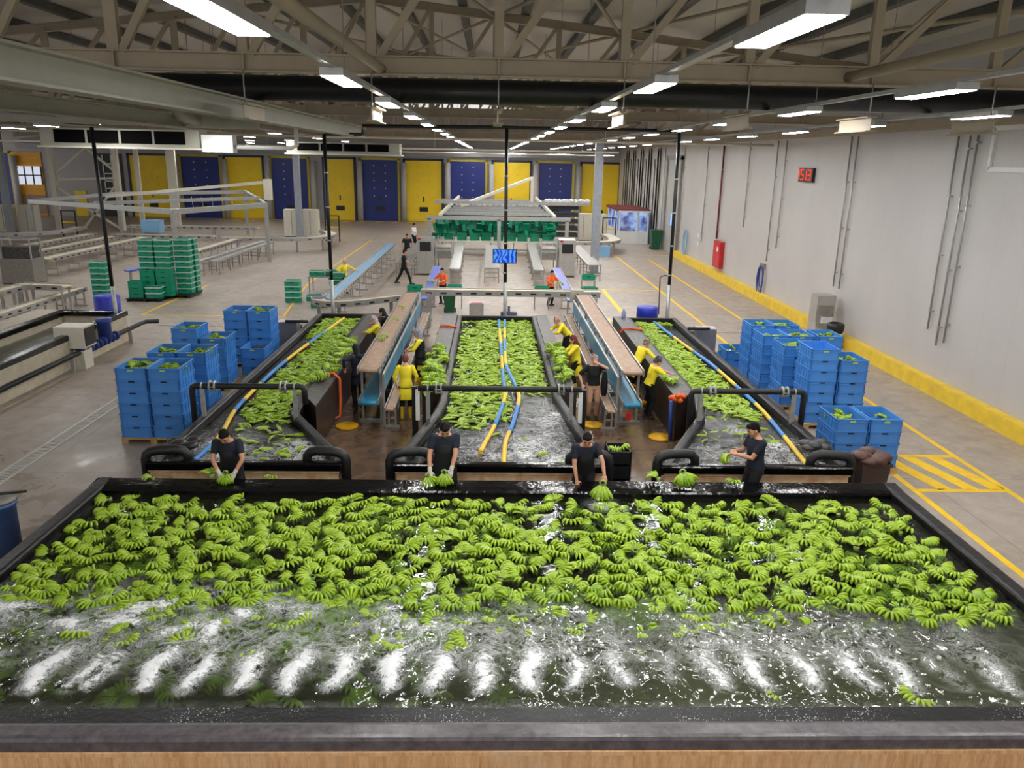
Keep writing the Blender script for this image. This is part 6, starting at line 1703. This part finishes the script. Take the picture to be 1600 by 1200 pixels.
    # head
    if scarf:
        hm = MB(); hm.ball(hd(0, -.022, .022), 1, 16, 12, (.092, .108, .118), HR)
        hm.ball(hd(0, -.085, -.03), 1, 12, 8, (.06, .05, .06), HR)
        if scarf[1]: limb(hm, [hd(0, -.05, -.05), neck + U * .01 - F * .02, neck - U * .05 - F * .05], [.085, .085, .10])
        child('headscarf', hm, scarf[0], .012)
    else:
        hm = MB(); hm.ball(hd(0, -.018, .024), 1, 16, 12, (.083, .098, .106), HR); hm.ball(hd(0, .045, .082), 1, 12, 8, (.062, .05, .04), HR); hm.ball(hd(0, -.05, -.03), 1, 12, 8, (.074, .058, .06), HR)
        child('hair', hm, hair, .010)
    fm = MB()
    for e in (-1, 1):
        child('eye', MB().ball(hd(e * .033, .086, .014), 1, 8, 6, (.013, .008, .006), HR), 'eyewhite')
        if not scarf: child('eyebrow', MB().tube([hd(e * .016, .094, .036), hd(e * .034, .096, .041), hd(e * .054, .082, .035)], .0048, 6), hair)
    child('mouth', MB().ball(hd(0, .088, -.062), 1, 10, 6, (.023, .010, .007), HR), 'lip')
    if gloves:
        for i, (hmb, wr_, el, d) in enumerate(hands):
            gm = MB(); gm.v = []; c0 = wr_ + d * .05
            for v in hmb.v:
                v = Vector(v); along = (v - wr_).dot(d); axis = wr_ + d * along; gm.v.append(tuple(v + (v - c0).normalized() * .006))
            gm.f = list(hmb.f); gm.smooth = list(hmb.smooth)
            limb(gm, [wr_ - d * .05, wr_ + d * .01], [.036, .034]); child('glove', gm, gloves, .0075, 1)
    root['_hands'] = 0; del root['_hands']
    MW = Matrix.LocRotScale(Vector(loc), Quaternion((0, 0, 1), yaw), Vector((s, s, s)))
    return root, MW @ (wL + hands[0][3] * .09), MW @ (wR + hands[1][3] * .09)


def stepboard(x, lab):
    t = thing('step_board', lab, 'step', (x, 12.66, 0), 'step boards between the tanks')
    MB().box(x - .35, 12.46, .17, x + .35, 12.86, .21).build('tread', M['black'], t)
    for dx in (-.3, .26): MB().box(x + dx, 12.48, 0, x + dx + .04, 12.84, .17).build('foot', M['black'], t)
for x, l in ((-4.28, 'black step under the leftmost gloved worker'), (-.72, 'black step under the upright gloved worker'), (1.66, 'black step under the worker reaching over the tank'), (4.6, 'black step under the worker in profile')): stepboard(x, l)
SY = 12.66; SZ = .21
# local frames: person faces +y, so yaw = pi looks toward the camera (local x then runs to the picture's left)
person('person in navy tee and pale gloves bending at the left flume tank', (-4.3, SY, SZ), PI, 1.78, .34, 0, (-.16, .40, .93), (.09, .40, .93), nod=.55, apron='blackcloth', gloves='glove', vox=.009, hl=(-1, .1, -.2), hr=(1, .1, -.2))
person('person in navy tee and gloves standing upright with bananas at the middle flume', (-.72, SY, SZ), PI + .1, 1.87, .12, 0, (-.08, .42, .95), (.26, .36, .98), nod=.62, apron='blackcloth', gloves='glove', vox=.009, hl=(-1, -.1, -.2), hr=(1, -.2, -.2))
person('person in navy tee lifting a dripping banana bunch from the front tank', (1.66, SY, SZ), PI, 1.75, .36, .12, (-.32, .66, .84), (.16, .42, .80), nod=.35, turn=-.2, apron='blackcloth', vox=.009, hl=(-1, -.2, .3), hr=(1, -.1, .1), curl=1.1)
person('person in navy tee seen in profile holding bananas at right of the front tank', (4.62, SY, SZ), PI / 2 + .18, 1.84, .06, 0, (-.02, .40, 1.22), (.10, .36, 1.24), nod=.42, skin='skin', hair='hair', vox=.009, hl=(-.6, -.6, -.7), hr=(.6, -.6, -.7), curl=1.0)
for lab, p, rt, sc, sm in (('green banana bunch in the hands of the leftmost gloved worker', (-4.27, 12.24, 1.17), (-1.25, 0, PI), .95, False), ('green banana cluster under the left glove of the upright worker', (-.99, 12.22, 1.15), (-1.2, .2, PI + .5), 1.0, True),
                           ('large green banana bunch under the right glove of the upright worker', (-.70, 12.22, 1.22), (-1.3, 0, PI), 1.1, False), ('dripping green banana bunch held over the front tank', (1.9, 11.98, 1.13), (-1.0, 0, PI - .3), 1.35, False),
                           ('green banana bunch held by the worker in profile', (4.2, 12.72, 1.40), (-1.0, .2, PI / 2), 1.1, False)):
    bunch(lab, p, rt, sc, None, sm, None if sm else 9)
W = dict(female=True, hem=-.42, flare=.03, sleeve=1.5, boots=.35, shoes='boot', skin='skin_pale', vox=.011)
person('person in a yellow tunic, rust headscarf and yellow boots seen from behind', (-2.0, 18.7, 0), .1, 1.62, .08, 0, None, None, nod=.2, scarf=('scarf_red', False), shirt='yellowcloth', **W)
person('person in black vest over yellow with a grey patterned scarf', (-1.88, 21.5, 0), PI / 2, 1.68, .05, 0, (-.12, .34, 1.02), (.10, .36, 1.05), nod=.35, scarf=('scarf_grey', True), shirt='yellowcloth', vest='blackcloth', **W)
person('person all in navy and black with hand on hip at the left flume', (-3.28, 19.5, 0), .55, 1.68, .10, 0, (-.36, .0, 1.08), (.2, .3, 1.0), hl=(-1, -.6, .1), nod=.3, scarf=('blackcloth', True), shirt='navy', sleeve=1.9, hem=-.3, female=True, shoes='shoe', vox=.011)
person('person in yellow sleeves and pale patterned scarf sorting at the left flume', (-3.3, 23.6, 0), PI / 2 + .1, 1.64, .2, 0, (-.1, .46, 1.1), (.12, .44, 1.06), nod=.25, scarf=('scarf_pale', True), shirt='yellowcloth', apron='blackcloth', **W)
person('person in a black headscarf behind the yellow sorter at the left flume', (-3.22, 24.7, 0), PI / 2, 1.66, .16, 0, (-.1, .42, 1.12), (.14, .4, 1.1), nod=.2, scarf=('blackcloth', True), shirt='blackcloth', female=True, hem=-.4, sleeve=1.8, skin='skin_pale', vox=.012)
person('person in yellow with a white patterned scarf bending over the middle flume', (2.5, 24.4, 0), PI / 2 + .25, 1.66, .72, 0, (-.14, .62, 1.0), (.16, .58, 1.0), nod=.1, scarf=('scarf_white', False), shirt='yellowcloth', **W)
person('person in a yellow tunic with a red and black scarf at the right ledge', (2.42, 21.1, 0), PI / 2 + .05, 1.66, .12, 0, (-.1, .44, 1.06), (.14, .46, 1.0), nod=.3, scarf=('scarf_mix', True), shirt='yellowcloth', **W)
person('person in black top and dusty pink trousers raising a hand to the face', (2.6, 18.75, 0), PI + .05, 1.68, .0, 0, (-.06, .2, 1.46), (.3, .1, .92), hl=(-1, .2, -.5), nod=.1, scarf=('scarf_pink', False), shirt='blackcloth', female=True, sleeve=.8, hem=-.08, trousers='pinkcloth', shoes='sandal', skin='skin_pale', vox=.010)
jk = MB(); jk.loft([[(2.86 + .055 * math.cos(a) * k, 18.7 + .035 * math.sin(a) * k, z) for a in np.linspace(0, 2 * PI, 12, endpoint=False)] for z, k in ((1.24, .5), (1.16, 1.1), (1.0, 1.5), (.8, 1.7), (.62, 1.1), (.58, .5))])
tag(jk.build('black_jacket', M['blackcloth']), 'black jacket hanging from the arm of the person in pink trousers', 'jacket')
person('person in yellow with a striped cap leaning over the right flume', (4.02, 20.9, 0), -PI / 2 + .5, 1.68, .62, 0, (-.16, .6, 1.04), (.18, .56, 1.04), nod=.1, scarf=('scarf_stripe', False), shirt='yellowcloth', apron='blackcloth', **W)
person('person in yellow tee and black apron skirt at the near end of the right flume', (4.0, 18.85, 0), -PI / 2 + .15, 1.66, .28, 0, (-.1, .62, 1.10), (.14, .56, 1.06), nod=.25, scarf=('scarf_dark', False), shirt='yellowcloth', female=True, sleeve=.8, hem=-.04, apron='blackcloth', shoes='sandal', skin='skin_pale', vox=.010)
# farther back
person('person in black walking past the packing machine', (-4.25, 39.9, 0), -PI / 2 + .25, 1.80, .06, 0, (-.3, .1, .95), (.24, .28, 1.05), nod=.1, shirt='blackcloth', sleeve=.6, vox=.016, step=(-.36, .34))
person('person in a black tee standing behind the walking man', (-4.95, 48.5, 0), PI, 1.76, .0, 0, nod=.1, shirt='blackcloth', sleeve=.6, vox=.018)
person('person in a white top by the roller track far back', (-5.3, 56.5, 0), -PI / 2 - .5, 1.76, .05, 0, None, (.1, .35, 1.15), nod=.1, shirt='whitecloth', sleeve=1.8, hem=-.12, vox=.018)
person('person in yellow with a cream scarf reaching across the light blue belt', (-6.72, 37.0, 0), PI + .75, 1.64, .12, 0, (-.50, .34, 1.04), (.2, .16, 1.0), nod=.15, scarf=('scarf_cream', False), shirt='yellowcloth', female=True, hem=-.2, sleeve=1.6, skin='skin_pale', vox=.014, shoes='shoe')
person('person in orange with long dark hair at the left packing belt', (-2.0, 34.6, 0), PI - .5, 1.62, .06, 0, (-.1, .32, 1.02), (.22, .3, 1.0), nod=.2, shirt='orangecloth', female=True, sleeve=1.0, skin='skin_pale', vox=.014)
person('person in orange with dark hair at the right packing belt', (2.7, 34.6, 0), PI + .6, 1.60, .08, 0, (-.22, .3, 1.0), (.1, .34, 1.0), nod=.25, shirt='orangecloth', female=True, sleeve=1.0, skin='skin_pale', vox=.014)
for lab, x in (('green bananas on the left violet packing belt', -2.42), ('green bananas by the right orange worker', 3.2)): bunch(lab, (x, 34.2, .99), (0, 0, 1), 1.2, None, True)

dp = MB()
for k in range(46):
    x = 1.9 + rb.gauss(0, .1); z = rb.uniform(.9, 1.05); dp.ball((x, 11.86 + rb.gauss(0, .05), z), rb.uniform(.006, .013), 6, 5, (1, 1, rb.uniform(1, 3)))
tag(dp.build('water_drops', mat('water_drop_white', (225, 230, 235), .1)), 'water dripping from the lifted banana bunch', 'water', kind='stuff')
